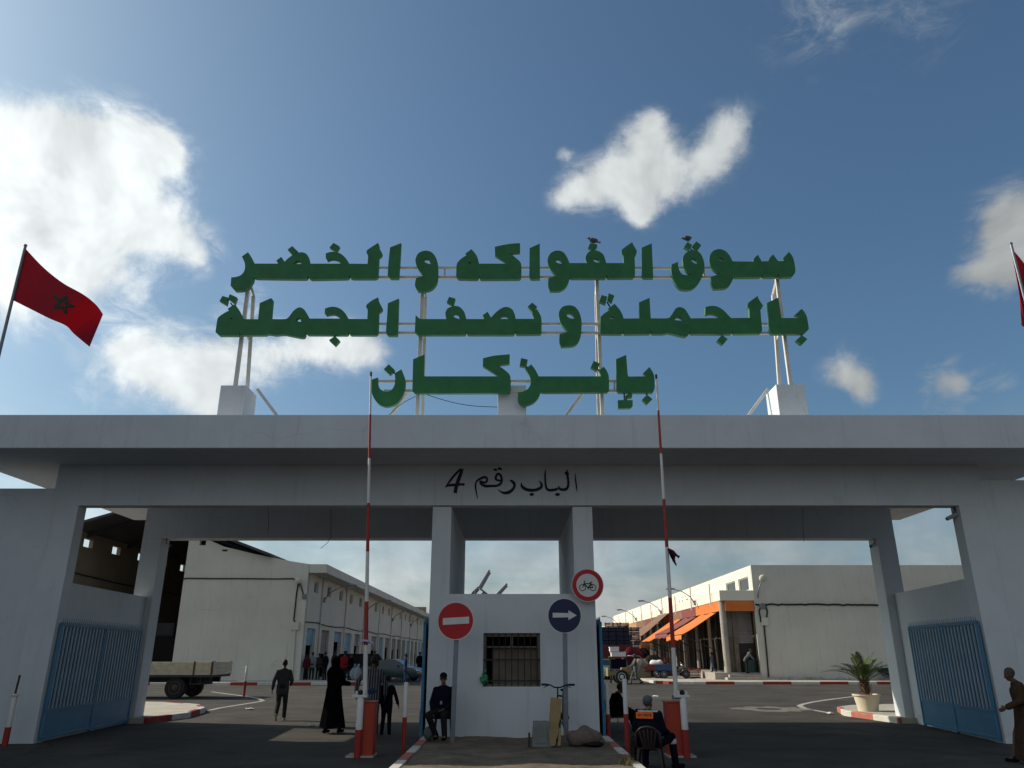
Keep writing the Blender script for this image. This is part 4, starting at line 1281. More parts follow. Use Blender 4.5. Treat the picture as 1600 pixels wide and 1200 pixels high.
# plywood
t = thing('plywood_board', 'tall torn yellow plywood board leaning beside the bicycle', 'board', gz(866, 1166, IZ))
yb = gnd(866, 1168, IZ).y
q = [(860.5, 1166), (857, 1140), (860.5, 1089.5), (878, 1092), (876, 1118), (872, 1136), (870.5, 1150), (867, 1165)]
b = MB()
b.prism(q, lambda u, v: at(u, v, yb + (1168 - v) / 80 * .30), (0, .02, 0))
b.build('sheet', 'ply', t)
q = [(873, 1136), (877, 1140), (876, 1164), (871.5, 1166)]
b = MB()
b.prism(q, lambda u, v: at(u, v, yb + .015 + (1168 - v) / 80 * .30), (0, .02, 0))
b.build('splinter', 'ply', t)
# sack
p = gnd(915, 1166, IZ)
t = thing('sack', 'brown woven sack lying on the island beside the arrow sign post', 'sack', (p.x, p.y, IZ))
random.seed(11)
b = MB()
b.ell((p.x, p.y + .2, IZ + .13), (.33, .2, .17), None, 26, 16)
for q in b.v:
    d = q - Vector((p.x, p.y + .2, IZ + .13))
    k = .028 * math.sin(d.x * 19 + d.z * 9) + .02 * math.sin(d.y * 23 + d.x * 11)
    q += d.normalized() * k
    q.z = max(q.z, IZ - .01)
b.build('body', 'sack', t, smooth=True)
b = MB()
b.ell((p.x + .16, p.y + .08, IZ + .03), (.2, .13, .045), None, 16, 8)
b.build('black_cloth', 'dark', t, smooth=True)
# green bag on the window ledge
p = at(757, 1061, FY - .05)
t = thing('plastic_bag', 'green plastic bag hanging at the lower left corner of the booth window', 'bag', p)
b = MB()
b.ell(p, (.085, .06, .105), None, 22, 14)
for q in b.v:
    d = q - p
    q += d.normalized() * (.016 * math.sin(d.x * 60 + d.z * 40) + .012 * math.sin(d.z * 75 + d.y * 50))
b.build('bag', 'bag_green', t, smooth=True)
b = MB().tube([p + Vector((0, 0, .11)), p + Vector((.02, .01, .17)), p + Vector((.03, .05, .21))], [.03, .02, .012], 7)
b.build('handle', 'bag_green', t, smooth=True)


# bicycle seen almost end on, handlebar towards the viewer
def bicycle(loc, rz, label):
    t = thing('bicycle', label, 'bicycle')
    for y, nm in ((.52, 'front_wheel'), (-.50, 'rear_wheel')):
        b = MB()
        b.tube([(0, y + .31 * math.cos(a), .34 + .31 * math.sin(a)) for a in [k * math.pi / 16 for k in range(33)]], .024, 8)
        w = b.build(nm, 'rubber', t, smooth=True)
        b = MB()
        for k in range(14):
            a = 2 * math.pi * k / 14
            b.tube([(.02 * (-1) ** k, y, .34), (0, y + .30 * math.cos(a), .34 + .30 * math.sin(a))], .0025, 4)
        b.build('spokes', 'galv', w)
    b = MB()
    hd, st, bb_ = Vector((0, .36, .82)), Vector((0, -.20, .86)), Vector((0, -.08, .32))
    b.tube([hd, Vector((0, -.17, .78))], .018, 8).tube([Vector((0, .38, .74)), bb_], .02, 8).tube([st, bb_], .017, 8)
    for s in (-1, 1):
        b.tube([Vector((s * .05, -.5, .34)), Vector((0, -.17, .76))], .011, 6).tube([Vector((s * .05, -.5, .34)), bb_], .012, 6)
        b.tube([Vector((s * .05, .52, .34)), Vector((s * .04, .40, .72)), Vector((0, .38, .74))], .014, 6)
    b.tube([Vector((0, .39, .72)), Vector((0, .34, .98))], .016, 8)
    b.build('frame', 'chassis', t, smooth='auto')
    b = MB()
    b.tube([(-.33, .30, 1.02), (-.17, .33, 1.02), (-.06, .35, .97), (.06, .35, .97), (.17, .33, 1.02), (.33, .30, 1.02)], .014, 8)
    hb = b.build('handlebar', 'black', t, smooth=True)
    for s in (-1, 1):
        MB().tube([(s * .22, .32, 1.02), (s * .34, .295, 1.02)], .021, 8).build('grip', 'rubber', hb)
        MB().tube([(s * .17, .36, 1.01), (s * .28, .38, .97)], .008, 6).build('brake_lever', 'black', hb)
    b = MB().ell((0, -.24, .90), (.07, .13, .03))
    b.build('saddle', 'rubber', t, smooth=True)
    b = MB().tube([(-.02, -.08, .32), (.02, -.08, .32)], .07, 14).tube([(.05, -.08, .32), (.06, .02, .20)], .012, 6).tube([(-.05, -.08, .32), (-.06, -.18, .44)], .012, 6)
    b.build('crank', 'galv', t)
    return place(t, loc, rz)


pb = gnd(884, 1161, IZ)
bicycle((pb.x - .02, 16.72, IZ), R(165), 'black bicycle leaning behind the arrow sign post with its handlebar to the front')


# ------------------------------------------------------------------ plastic chairs
def plastic_chair(mat, label, group, slats=5, arms=True):
    t = thing('plastic_chair', label, 'chair', group=group)
    b = MB()
    b.loft([[(-.21, -.20, z), (.21, -.20, z), (.23, .22, z), (-.23, .22, z)] for z in (.43, .455)])
    b.build('seat', mat, t, bevel=.012)
    for sx, sy in ((-1, -1), (1, -1), (-1, 1), (1, 1)):
        MB().tube([(sx * .20, sy * .19, .44), (sx * .25, sy * .25 + (-.03 if sy < 0 else .02), 0)], [.032, .02], 8).build('leg', mat, t, smooth='auto')
    b = MB()
    arc = [(-.23, -.24, .46), (-.24, -.29, .62), (-.22, -.33, .78), (-.12, -.36, .87), (0, -.365, .895), (.12, -.36, .87), (.22, -.33, .78), (.24, -.29, .62), (.23, -.24, .46)]
    b.tube(arc, .024, 8)
    bk = b.build('back_frame', mat, t, smooth=True)
    for k in range(slats):
        x = -.15 + .30 * k / (slats - 1)
        MB().beam((x * .6, -.21, .45), (x * 1.05, -.355, .85 - abs(x) * .25), .04, .012, up=(0, 1, 0)).build('slat', mat, bk)
    if arms:
        for s in (-1, 1):
            MB().tube([(s * .235, -.28, .66), (s * .26, .05, .65), (s * .25, .21, .60), (s * .225, .21, .44)], [.024, .026, .024, .02], 8).build('armrest', mat, t, smooth=True)
    return t


ck = plastic_chair('chair_white', 'pale plastic chair lying upside down on the booth roof, legs in the air', 'plastic chairs', 5, True)
ck.matrix_world = Matrix.Translation((-.31, 17.95, 3.40)) @ Matrix.Rotation(R(37), 4, 'Y') @ Matrix.Rotation(R(180), 4, 'X')


# ------------------------------------------------------------------ left market hall
hall = thing('market_hall', 'white warehouse with gable roof and long row of shuttered shops, on the left', 'building', (-22, 53, 0))
LX, LYF = -13.86, 53.0
prof_px = [(296, 840), (325, 843), (350, 854), (400, 866), (420, 870), (455, 877), (484, 881.5)]
pr_ = [(at(u, v, LYF).x, at(u, v, LYF).z) for u, v in prof_px] + [(LX, 7.56), (LX, 0), (-22.3, 0)]
holes_ = []
for u, v, w, h_ in ((317, 847.5, 10, 9), (351, 860, 9, 3)):
    a = at(u, v, LYF)
    ww, hh = w / 23 / 2, h_ / 23 / 2
    holes_.append([(a.x - ww, a.z - hh), (a.x + ww, a.z - hh), (a.x + ww, a.z + hh), (a.x - ww, a.z + hh)])
b = MB()
b.prism(pr_, lambda x, z: Vector((x, LYF, z)), (0, .3, 0), holes_)
b.build('front_wall', 'cream', hall)
# street wall with window openings
WIN = [55.45, 59.5, 63.7, 67.8, 72.2, 80.5, 84.9, 89.2, 98.4, 102.9, 107, 111, 116, 120.6, 125]
DOORS = [(53.9, 56.3), (58.1, 60.5), (62.3, 65.0), (66.2, 69.0), (70.4, 72.9), (74.6, 77.2), (78.8, 82.0), (83.4, 86.2), (87.5, 90.8), (92.4, 95.6), (96.7, 99.9), (100.8, 104.3), (105.5, 108.9), (110.1, 113.0), (114.2, 117.5), (118.6, 121.6), (122.6, 125.6)]
YE = 128.0
ys = sorted(set([53.3, YE] + [w - .62 for w in WIN] + [w + .62 for w in WIN]))
b = MB()
for a, c in zip(ys[:-1], ys[1:]):
    mid = (a + c) / 2
    iswin = any(abs(mid - w) < .1 for w in WIN)
    if iswin:
        b.box(LX - .3, LX, a, c, 3.42, 5.82)
        b.box(LX - .3, LX, a, c, 6.60, 6.97)
    else:
        b.box(LX - .3, LX, a, c, 3.42, 6.97)
prev = 53.3
for a, c in DOORS + [(YE, YE)]:
    if a > prev:
        b.box(LX - .3, LX, prev, a, 0, 3.42)
    prev = c
b.build('street_wall', 'cream', hall)
b = MB()
b.box(LX + .003, LX + 1.2, 53.0, YE, 6.97, 7.55)
b.box(LX - .3, LX + .001, 53.302, YE, 6.972, 7.548)
b.build('cornice', 'cream', hall, bevel=.02)
for i, w in enumerate(WIN):
    f_ = MB().box(LX - .22, LX - .12, w - .62, w - .54, 5.82, 6.60).box(LX - .22, LX - .12, w + .54, w + .62, 5.82, 6.60).box(LX - .22, LX - .12, w - .54, w + .54, 6.53, 6.60).build('window', 'metal_white', hall)
    MB().box(LX - .20, LX - .16, w - .54, w + .54, 5.82, 6.53).build('pane', 'glass_blue' if i in (0, 2, 3, 6, 9) else 'glass_dark', f_)
random.seed(21)
for i, (a, c) in enumerate(DOORS):
    open_ = [1.05, 1.55, .75, 1.35, .9, 2.4, 1.3, 1.9, .9, 1.2, 1.0, 2.2, 2.6, 1.2, 1.6, 2.6, 1.4][i]
    b = MB()
    z = 3.42
    while z > 3.42 - open_:
        b.box(LX - .20, LX - .17, a, c, z - .105, z - .008)
        z -= .11
    b.build('roller_shutter', 'shutter_blue' if i in (0, 2, 3, 5, 7, 12, 15) else 'shutter_grey', hall)
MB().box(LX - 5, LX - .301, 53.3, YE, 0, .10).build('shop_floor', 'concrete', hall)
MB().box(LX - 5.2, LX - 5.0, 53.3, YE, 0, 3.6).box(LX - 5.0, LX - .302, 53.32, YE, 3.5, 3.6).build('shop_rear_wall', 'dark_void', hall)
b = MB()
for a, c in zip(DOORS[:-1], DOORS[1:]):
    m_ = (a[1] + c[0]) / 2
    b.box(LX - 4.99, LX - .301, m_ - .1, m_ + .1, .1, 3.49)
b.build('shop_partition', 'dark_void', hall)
for k in range(9):
    y = 57.2 + k * 8.45
    if y < YE:
        MB().tube([(LX + .07, y, .15), (LX + .07, y, 6.96)], .06, 8).build('drainpipe', 'cream', hall)
pts = [(LX + .05, 53.2 + k * 3.1, 3.78 + .07 * math.sin(k * 1.9) - .003 * k) for k in range(24)]
MB().tube(pts, .035, 6).build('cable_run', 'cable', hall)
pts = [at(u, v, LYF - .05) for u, v in ((285, 905), (292, 903.5), (330, 904), (380, 904), (430, 904.5), (458, 904), (466, 908), (471, 918), (474, 929))]
MB().tube(pts, .04, 6).build('cable_run', 'cable', hall)
pts = [at(u, v, LYF - .05) for u, v in ((466, 911), (463, 930), (461, 950), (459, 968), (462, 975), (463, 980))]
MB().tube(pts, .045, 6).build('cable_run', 'cable', hall)
p = at(475, 932, LYF - .08)
MB().cbox(p, .25, .12, .3).build('junction_box', 'box_grey', hall)
p = at(461, 978, LYF - .08)
MB().cbox(p, .5, .12, .5).build('meter_box', 'cream', hall)
MB().tube([at(461, 982, LYF - .06), at(456, 1061, LYF - .06)], .07, 8).build('drainpipe', 'cream', hall)
# gable roof over the whole hall, open at its left bay
apx, apz = at(222, 792, 52.6).x, at(222, 792, 52.6).z
ex0, ez0 = at(119, 822, 52.6).x, at(119, 822, 52.6).z
ex1, ez1 = at(424, 869.5, 52.6).x, at(424, 869.5, 52.6).z
b = MB()
for (xa, za, xb, zb) in ((ex0 - .9, ez0 - .25, apx, apz), (apx, apz, ex1, ez1)):
    b.loft([[(xa, y, za), (xb, y, zb), (xb, y, zb + .18), (xa, y, za + .18)] for y in (52.4, 129)])
b.build('roof', 'roof_sheet', hall)
b = MB()
for y in range(55, 128, 6):
    b.beam((-30.6, y, ez0 - .35), (apx, y, apz - .25), .12, .22).beam((apx, y, apz - .25), (ex1 - .3, y, ez1 - .15), .12, .22)
b.box(apx - .06, apx + .06, 54.8, 128, apz - .5, apz - .26)
b.build('rafters', 'chassis', hall)
HX = -30.5
hy = [55.3, 59.4, 63.6, 67.8, 72, 76.2, 80.4, 84.6, 88.8, 93]
b = MB()
yy = 52.7
for y in hy:
    b.box(HX - .3, HX, yy, y - .62, 0, 9.95)
    b.box(HX - .3, HX, y - .62, y + .62, 0, 8.97)
    b.box(HX - .3, HX, y - .62, y + .62, 9.56, 9.95)
    yy = y + .62
b.box(HX - .3, HX, yy, 129, 0, 9.95)
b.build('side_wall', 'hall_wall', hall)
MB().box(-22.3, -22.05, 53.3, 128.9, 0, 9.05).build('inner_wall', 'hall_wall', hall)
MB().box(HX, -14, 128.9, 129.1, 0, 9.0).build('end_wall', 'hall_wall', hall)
MB().tube([(HX + .06, 53, 7.1), (HX + .06, 60, 6.9), (HX + .06, 75, 6.85)], .04, 6).build('cable_run', 'cable', hall)
# stacked goods standing in the dark bay of the hall
t = thing('goods_stack', 'dark stack of covered goods standing in the open bay of the left hall', 'stack', (-25, 58, 0))
MB().box(-26.6, -24.0, 57, 61, 0, 2.9).build('lower_pile', 'dark', t, bevel=.15)
MB().box(-26.2, -24.4, 57.5, 60.5, 2.9, 3.9).build('upper_pile', 'chassis', t, bevel=.15)


# wall mounted street lamps
def wall_lamp(p, d, label, L=1.7, group='lamps on bracket arms along the market rows'):
    """p: bracket on the wall, d: unit direction away from the wall"""
    t = thing('street_lamp', label, 'street lamp', p, group)
    p, d = Vector(p), Vector(d)
    u = Vector((0, 0, 1))
    MB().cbox(p + d * .04, .16, .16, .35).build('bracket', 'galv', t)
    MB().tube([p + d * .08, p + d * .35 + u * .45, p + d * (L * .6) + u * .85, p + d * L + u * 1.02], [.04, .038, .034, .03], 8).build('arm', 'galv', t, smooth=True)
    q = Matrix((d, d.cross(u) * -1, u)).transposed()
    h_ = MB().ell(p + d * (L + .28) + u * 1.06, (.38, .15, .08), Matrix.Rotation(0, 3, 'Z') @ q, 14, 8).build('lamp_head', 'galv', t, smooth=True)
    MB().ell(p + d * (L + .30) + u * 1.01, (.24, .11, .06), q, 12, 6).build('lens', 'sign_white', h_, smooth=True)
    return t


for y, lb in ((57.3, 'bracket street lamp on the left shop row, closest to the corner'), (74.2, 'bracket street lamp on the left shop row just behind the barrier arm'), (91.0, 'bracket street lamp far along the left shop row, third from the corner'), (107.8, 'bracket street lamp at the far end of the left shop row by the booth')):
    wall_lamp((LX + .14, y, 5.45), (1, 0, 0), lb)
p = at(471, 921, LYF)
t = thing('flood_lamp', 'round pale flood lamp on the front wall of the left hall near its corner', 'lamp', p)
MB().ell((p.x - .15, LYF - .42, p.z + .55), (.24, .16, .22), Matrix.Rotation(R(25), 3, 'X')).build('lamp_head', 'cream', t, smooth=True)
MB().tube([(p.x, LYF - .01, p.z), (p.x, LYF - .2, p.z + .25), (p.x - .1, LYF - .36, p.z + .5)], .03, 6).build('arm', 'galv', t, smooth=True)

# ------------------------------------------------------------------ right market row
mkt = thing('market_row', 'cream market building with a sunlit street side, arcade and orange corner fascia, on the right', 'building', (20, 54, 0))
RX, RYF = 16.62, 54.0
b = MB()
b.box(RX, 46, RYF, RYF + .3, -.02, 7.60)
b.build('front_wall', 'cream', mkt, bevel=.02)
b = MB()
uw = [(54.9, 57.4), (58.2, 60.8)]
prev = RYF + .302
for a, c in uw + [(131, 131)]:
    b.box(RX, RX + .28, prev, a, 5.92, 7.58)
    if c > a:
        b.box(RX, RX + .28, a, c, 5.92, 6.02)
        b.box(RX, RX + .28, a, c, 6.92, 7.58)
    prev = c
b.build('upper_street_wall', 'white_paint', mkt)
for a, c in uw:
    f_ = MB().box(RX + .08, RX + .16, a, a + .07, 6.02, 6.92).box(RX + .08, RX + .16, c - .07, c, 6.02, 6.92).box(RX + .08, RX + .16, a + .07, c - .07, 6.85, 6.92).build('window', 'metal_white', mkt)
    MB().box(RX + .10, RX + .14, a + .07, c - .07, 6.02, 6.85).build('pane', 'glass_dark', f_)
MB().box(RX + .3, 46, RYF + .302, 131, 7.3, 7.5).build('roof', 'concrete', mkt)
PX0 = 14.28
MB().box(PX0, RX + .5, RYF + .03, 131, 5.22, 5.90).build('arcade_beam', 'white_paint', mkt, bevel=.02)
MB().box(PX0 - .7, RX, RYF + .3, 131, .10, .58).build('arcade_floor', 'concrete', mkt)
MB().box(PX0 - .1, RX - .05, RYF - .55, RYF + .298, .10, .30).box(PX0 + .15, RX - .05, RYF - .2, RYF + .296, .302, .46).build('front_step', 'concrete', mkt)
# fascia panels under the beam
MB().box(PX0 + .32, RX - .06, RYF + .06, RYF + .12, 4.52, 5.215).build('fascia_panel', 'orange', mkt)
cols_f = ['orange', 'orange', 'maroon_aw', 'brown_aw', 'orange', 'brown_aw', 'maroon_aw', 'brown_aw', 'tan_aw', 'maroon_aw', 'brown_aw', 'orange']
yy = RYF + .5
random.seed(4)
for i, cname in enumerate(cols_f):
    L = [3.0, 4.2, 5.0, 5.0, 3.0, 6, 5, 6, 6, 6, 7, 7][i]
    MB().box(PX0 + .05, PX0 + .11, yy + .02, yy + L - .02, 4.55, 5.215).build('fascia_panel', cname, mkt)
    yy += L
# columns and shop fronts
for k in range(19):
    y = RYF + .55 + k * 4.1
    MB().tube([(PX0 + .24, y, .55), (PX0 + .24, y, 5.215)], .13 if k else .22, 14).build('column', 'cream' if k % 3 == 1 else 'concrete', mkt, smooth='auto')
for k in range(13):
    y = RYF + 2.2 + k * 6.1
    MB().tube([(PX0 - .12, y, 5.0), (PX0 - .12, y, 6.5 + .25 * (k % 2))], .05, 8).build('rain_spout', 'metal_white', mkt)
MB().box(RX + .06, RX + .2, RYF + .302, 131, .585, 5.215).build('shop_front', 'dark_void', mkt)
b = MB()
for k in range(36):
    b.box(RX - .02, RX + .05, RYF + .35 + k * 2.1, RYF + .62 + k * 2.1, .585, 5.21)
b.build('shop_pilasters', 'board', mkt)
# corner shop seen from the front: pier, two shutters, doors
MB().box(15.22, 15.52, RYF + .9, RYF + 1.2, .585, 5.21).build('pier', 'board', mkt)
MB().box(14.70, 14.86, RYF + .9, RYF + 1.1, .585, 5.21).build('pier', 'concrete', mkt)
for (xa, xb, zb, md, ms) in ((14.88, 15.2, 2.9, 'board', 'shutter_grey'), (15.54, 16.58, 2.55, 'dark_void', 'shutter_grey')):
    b = MB()
    z = 5.2
    while z > zb:
        b.box(xa, xb, RYF + 1.0, RYF + 1.04, z - .105, z - .01)
        z -= .11
    b.build('roller_shutter', ms, mkt)
    MB().box(xa, xb, RYF + 1.05, RYF + 1.10, .585, zb).build('shop_door', md, mkt)


def awning(y0, y1, xo, zi, zo, mat, label, drop=.35):
    t = thing('awning', label, 'awning', (PX0, (y0 + y1) / 2, zi), 'shop awnings over the right pavement')
    b = MB()
    n = 14
    xi = PX0 - .02
    top, bot = [], []
    for i in range(n + 1):
        s = i / n
        sag = -.10 * math.sin(math.pi * s)
        top.append((xi + (xo - xi) * s, zi + (zo - zi) * s + sag))
    m = 8
    for j in range(m + 1):
        y = y0 + (y1 - y0) * j / m
        for (x, z) in top:
            b.v.append(Vector((x, y, z + .04 * math.sin(j * 1.7 + x * 2))))
        b.v.append(Vector((xo - .02, y, zo - drop + .05 * math.sin(j * 2.3))))
    w = n + 2
    nn = len(b.v)
    b.v += [q + Vector((.012, 0, -.02)) for q in b.v]
    for j in range(m):
        for i in range(w - 1):
            a = j * w + i
            b.f.append([a, a + 1, a + w + 1, a + w])
            b.f.append([nn + a + w, nn + a + w + 1, nn + a + 1, nn + a])
            b.m += [0, 0]
    b.build('canvas', mat, t, smooth=True)
    for y in (y0 + .1, y1 - .1):
        MB().tube([(PX0 + .0, y, 1.9), (xo, y, zo - .04)], .025, 6).build('support_arm', 'chassis', t)
    MB().tube([(xo, y0, zo - .03), (xo, y1, zo - .03)], .03, 6).build('front_bar', 'chassis', t)
    return t


awning(55.2, 60.6, 11.7, 4.50, 3.05, 'orange', 'bright orange shop awning nearest the corner of the right row')
awning(61.2, 66.4, 11.9, 4.50, 3.30, 'maroon_aw', 'maroon shop awning directly behind the bright orange one')
awning(66.8, 71.5, 11.4, 4.55, 2.75, 'orange', 'small orange awning hanging low beyond the maroon one', .5)
awning(72.0, 78.0, 11.6, 5.3, 3.3, 'brown_aw', 'steep brown awning raised highest above its shop')
awning(79.0, 86.0, 11.5, 4.6, 3.5, 'brown_aw', 'broad dull brown awning in the middle of the right row')
awning(87.0, 95.0, 11.3, 4.6, 3.4, 'brown_aw', 'long brown awning farther along the right row')
awning(98.0, 105.0, 11.6, 5.2, 3.6, 'tan_aw', 'tan awning farthest along the right row')
for (y, z, lb) in ((61.3, 5.85, 'bracket street lamp over the orange awning on the right row'), (75.5, 5.85, 'bracket street lamp on the right row, second from the corner'), (91.0, 5.85, 'bracket street lamp on the right row, third from the corner'), (107.0, 5.85, 'bracket street lamp on the right row, near its far end')):
    wall_lamp((PX0 - .02, y, z - .35), (-1, 0, 0), lb, 1.6)
p = at(1184, 934, RYF)
t = thing('flood_lamp', 'round pale flood lamp beside the cable on the front wall of the right building', 'lamp', p)
MB().ell((p.x + .3, RYF - .6, p.z + 1.25), (.27, .18, .25), Matrix.Rotation(R(25), 3, 'X')).build('lamp_head', 'cream', t, smooth=True)
MB().tube([(p.x, RYF - .01, p.z), (p.x + .05, RYF - .15, p.z + .5), (p.x + .2, RYF - .5, p.z + 1.05)], .035, 6).build('arm', 'galv', t, smooth=True)
random.seed(8)
pts = [at(1180 + 6 * k, 944.5 + random.uniform(-.8, .8) + (k > 20) * .5, RYF - .06) for k in range(70)]
MB().tube(pts, .055, 6).build('cable_run', 'cable', mkt)
for q in ([(1189, 946), (1186, 955), (1188, 965), (1189, 972)], [(1196, 946), (1199, 955), (1198, 965), (1197, 972)], [(1194, 975), (1195, 990), (1198, 1020), (1201, 1058)]):
    MB().tube([at(u, v, RYF - .06) for u, v in q], .05, 6).build('cable_run', 'cable', mkt)
p = at(1191, 947, RYF - .08)
MB().cbox(p, .4, .14, .3).build('junction_box', 'box_grey', mkt)
p = at(1195, 971, RYF - .08)
MB().cbox(p, .45, .14, .5).build('junction_box', 'cream', mkt)
# red painted word high on the street wall
b = MB()
for q in ([(0, .5), (.25, .75), (.5, .5), (.3, .3)], [(.5, .5), (.9, .45), (1.2, .7), (1.3, .4)], [(1.3, .4), (1.7, .4), (1.9, .8)], [(.5, 1.0), (.6, 1.05)], [(1.2, 1.05), (1.35, 1.1)]):
    b.tube([(RX - .004, 74.0 + 2.2 * x, 6.1 + z * .8) for x, z in q], .05, 5)
b.build('painted_word', 'red', mkt)
random.seed(2)
t = thing('rubble_strip', 'low strip of crumbled plaster and weeds along the foot of the right front wall', 'rubble', (25, RYF - .2, .15))
t['kind'] = 'stuff'
b = MB()
for k in range(220):
    x = random.uniform(17, 40)
    b.ell((x, RYF - .12 - random.uniform(0, .2), .15), (random.uniform(.05, .22), .1, random.uniform(.04, .22)), None, 7, 5)
b.build('rubble', 'concrete', t)


# ------------------------------------------------------------------ people
_tmp = []


def remesh(b, name, mat, parent, vox, it=3, label=None):
    """fuse overlapping volumes into one continuous skin"""
    me = bpy.data.meshes.new('raw')
    me.from_pydata(b.v, [], b.f)
    o = bpy.data.objects.new('raw', me)
    col.objects.link(o)
    m = o.modifiers.new('r', 'REMESH')
    m.mode, m.voxel_size, m.use_smooth_shade = 'VOXEL', vox, True
    q = o.modifiers.new('s', 'SMOOTH')
    q.factor, q.iterations = .5, it
    dg = bpy.context.evaluated_depsgraph_get()
    nm = bpy.data.meshes.new_from_object(o.evaluated_get(dg))
    bpy.data.objects.remove(o)
    bpy.data.meshes.remove(me)
    nm.name = name
    nm.materials.clear()
    nm.materials.append(M[mat])
    nm.polygons.foreach_set('material_index', [0] * len(nm.polygons))
    nm.shade_smooth()
    r = bpy.data.objects.new(name, nm)
    col.objects.link(r)
    r.parent = parent
    if label:
        r['label'] = label
    return r


V = Vector


def stand():
    return dict(pelvis=V((0, 0, .95)), chest=V((0, .01, 1.30)), neck=V((0, -.01, 1.48)), head=V((0, .025, 1.63)),
                shL=V((-.180, -.01, 1.405)), shR=V((.180, -.01, 1.405)), elL=V((-.235, -.03, 1.14)), elR=V((.235, -.03, 1.14)),
                wrL=V((-.245, .04, .89)), wrR=V((.245, .04, .89)), hpL=V((-.09, 0, .93)), hpR=V((.09, 0, .93)),
                knL=V((-.10, .02, .50)), knR=V((.10, .02, .50)), anL=V((-.105, -.03, .09)), anR=V((.105, -.03, .09)), fdir=V((0, 1, 0)), hyaw=0.0, hpit=0.0)


def walk():
    p = stand()
    p.update(knR=V((.095, .20, .52)), anR=V((.10, .30, .10)), knL=V((-.09, .0, .50)), anL=V((-.10, -.36, .17)), elL=V((-.25, .05, 1.14)), wrL=V((-.25, .24, .95)),
             elR=V((.25, -.12, 1.15)), wrR=V((.27, -.16, .90)))
    return p


def sit(h=.45):
    p = stand()
    d = V((0, 0, h + .11 - .95))
    for k in ('pelvis', 'chest', 'neck', 'head', 'shL', 'shR', 'elL', 'elR', 'wrL', 'wrR', 'hpL', 'hpR'):
        p[k] = p[k] + d
    for k in ('chest',):
        p[k] += V((0, .03, 0))
    p.update(knL=V((-.15, .43, h + .07)), knR=V((.15, .43, h + .07)), anL=V((-.15, .44, .09)), anR=V((.15, .44, .09)))
    p['elL'] = p['shL'] + V((-.07, .04, -.27))
    p['elR'] = p['shR'] + V((.07, .04, -.27))
    p['wrL'] = V((-.14, .30, h + .16))
    p['wrR'] = V((.14, .30, h + .16))
    return p


def hand(b, wr, d, side, palm=V((0, 0, 0)), curl=.5):
    """palm, four unequal bent fingers and a thumb"""
    d = d.normalized()
    lat = d.cross(V((0, 1, 0)))
    if lat.length < .2:
        lat = d.cross(V((1, 0, 0)))
    lat.normalize()                       # across the knuckles roughly towards front/back
    wide = d.cross(lat).normalized()
    inw = lat * (1 if lat.x * side < 0 else -1)
    b.cap(wr, wr + d * .05, .024, .026, 8)
    for k in (-1, 0, 1):
        b.cap(wr + d * .02 + wide * k * .012, wr + d * .085 + wide * k * .024, .015, .014, 8)
    for k, L in enumerate((.062, .076, .080, .068)):
        q = wr + d * .085 + wide * (k - 1.5) * .021
        dd = (d + inw * curl * .5).normalized()
        m_ = q + dd * L * .55
        e = m_ + (d + inw * curl * 1.6).normalized() * L * .5
        b.cap(q, m_, .0105, .0095, 7)
        b.cap(m_, e, .0095, .0075, 7)
    fw = wide if wide.y > 0 else -wide
    q = wr + d * .03 + fw * .022
    m_ = q + (d * .6 + fw * .8).normalized() * .042
    b.cap(q, m_, .012, .011, 7)
    b.cap(m_, m_ + (d * .95 + fw * .25 + inw * .3).normalized() * .032, .011, .009, 7)


def headrot(p):
    return Matrix.Rotation(p['hyaw'], 3, 'Z') @ Matrix.Rotation(p['hpit'], 3, 'X')


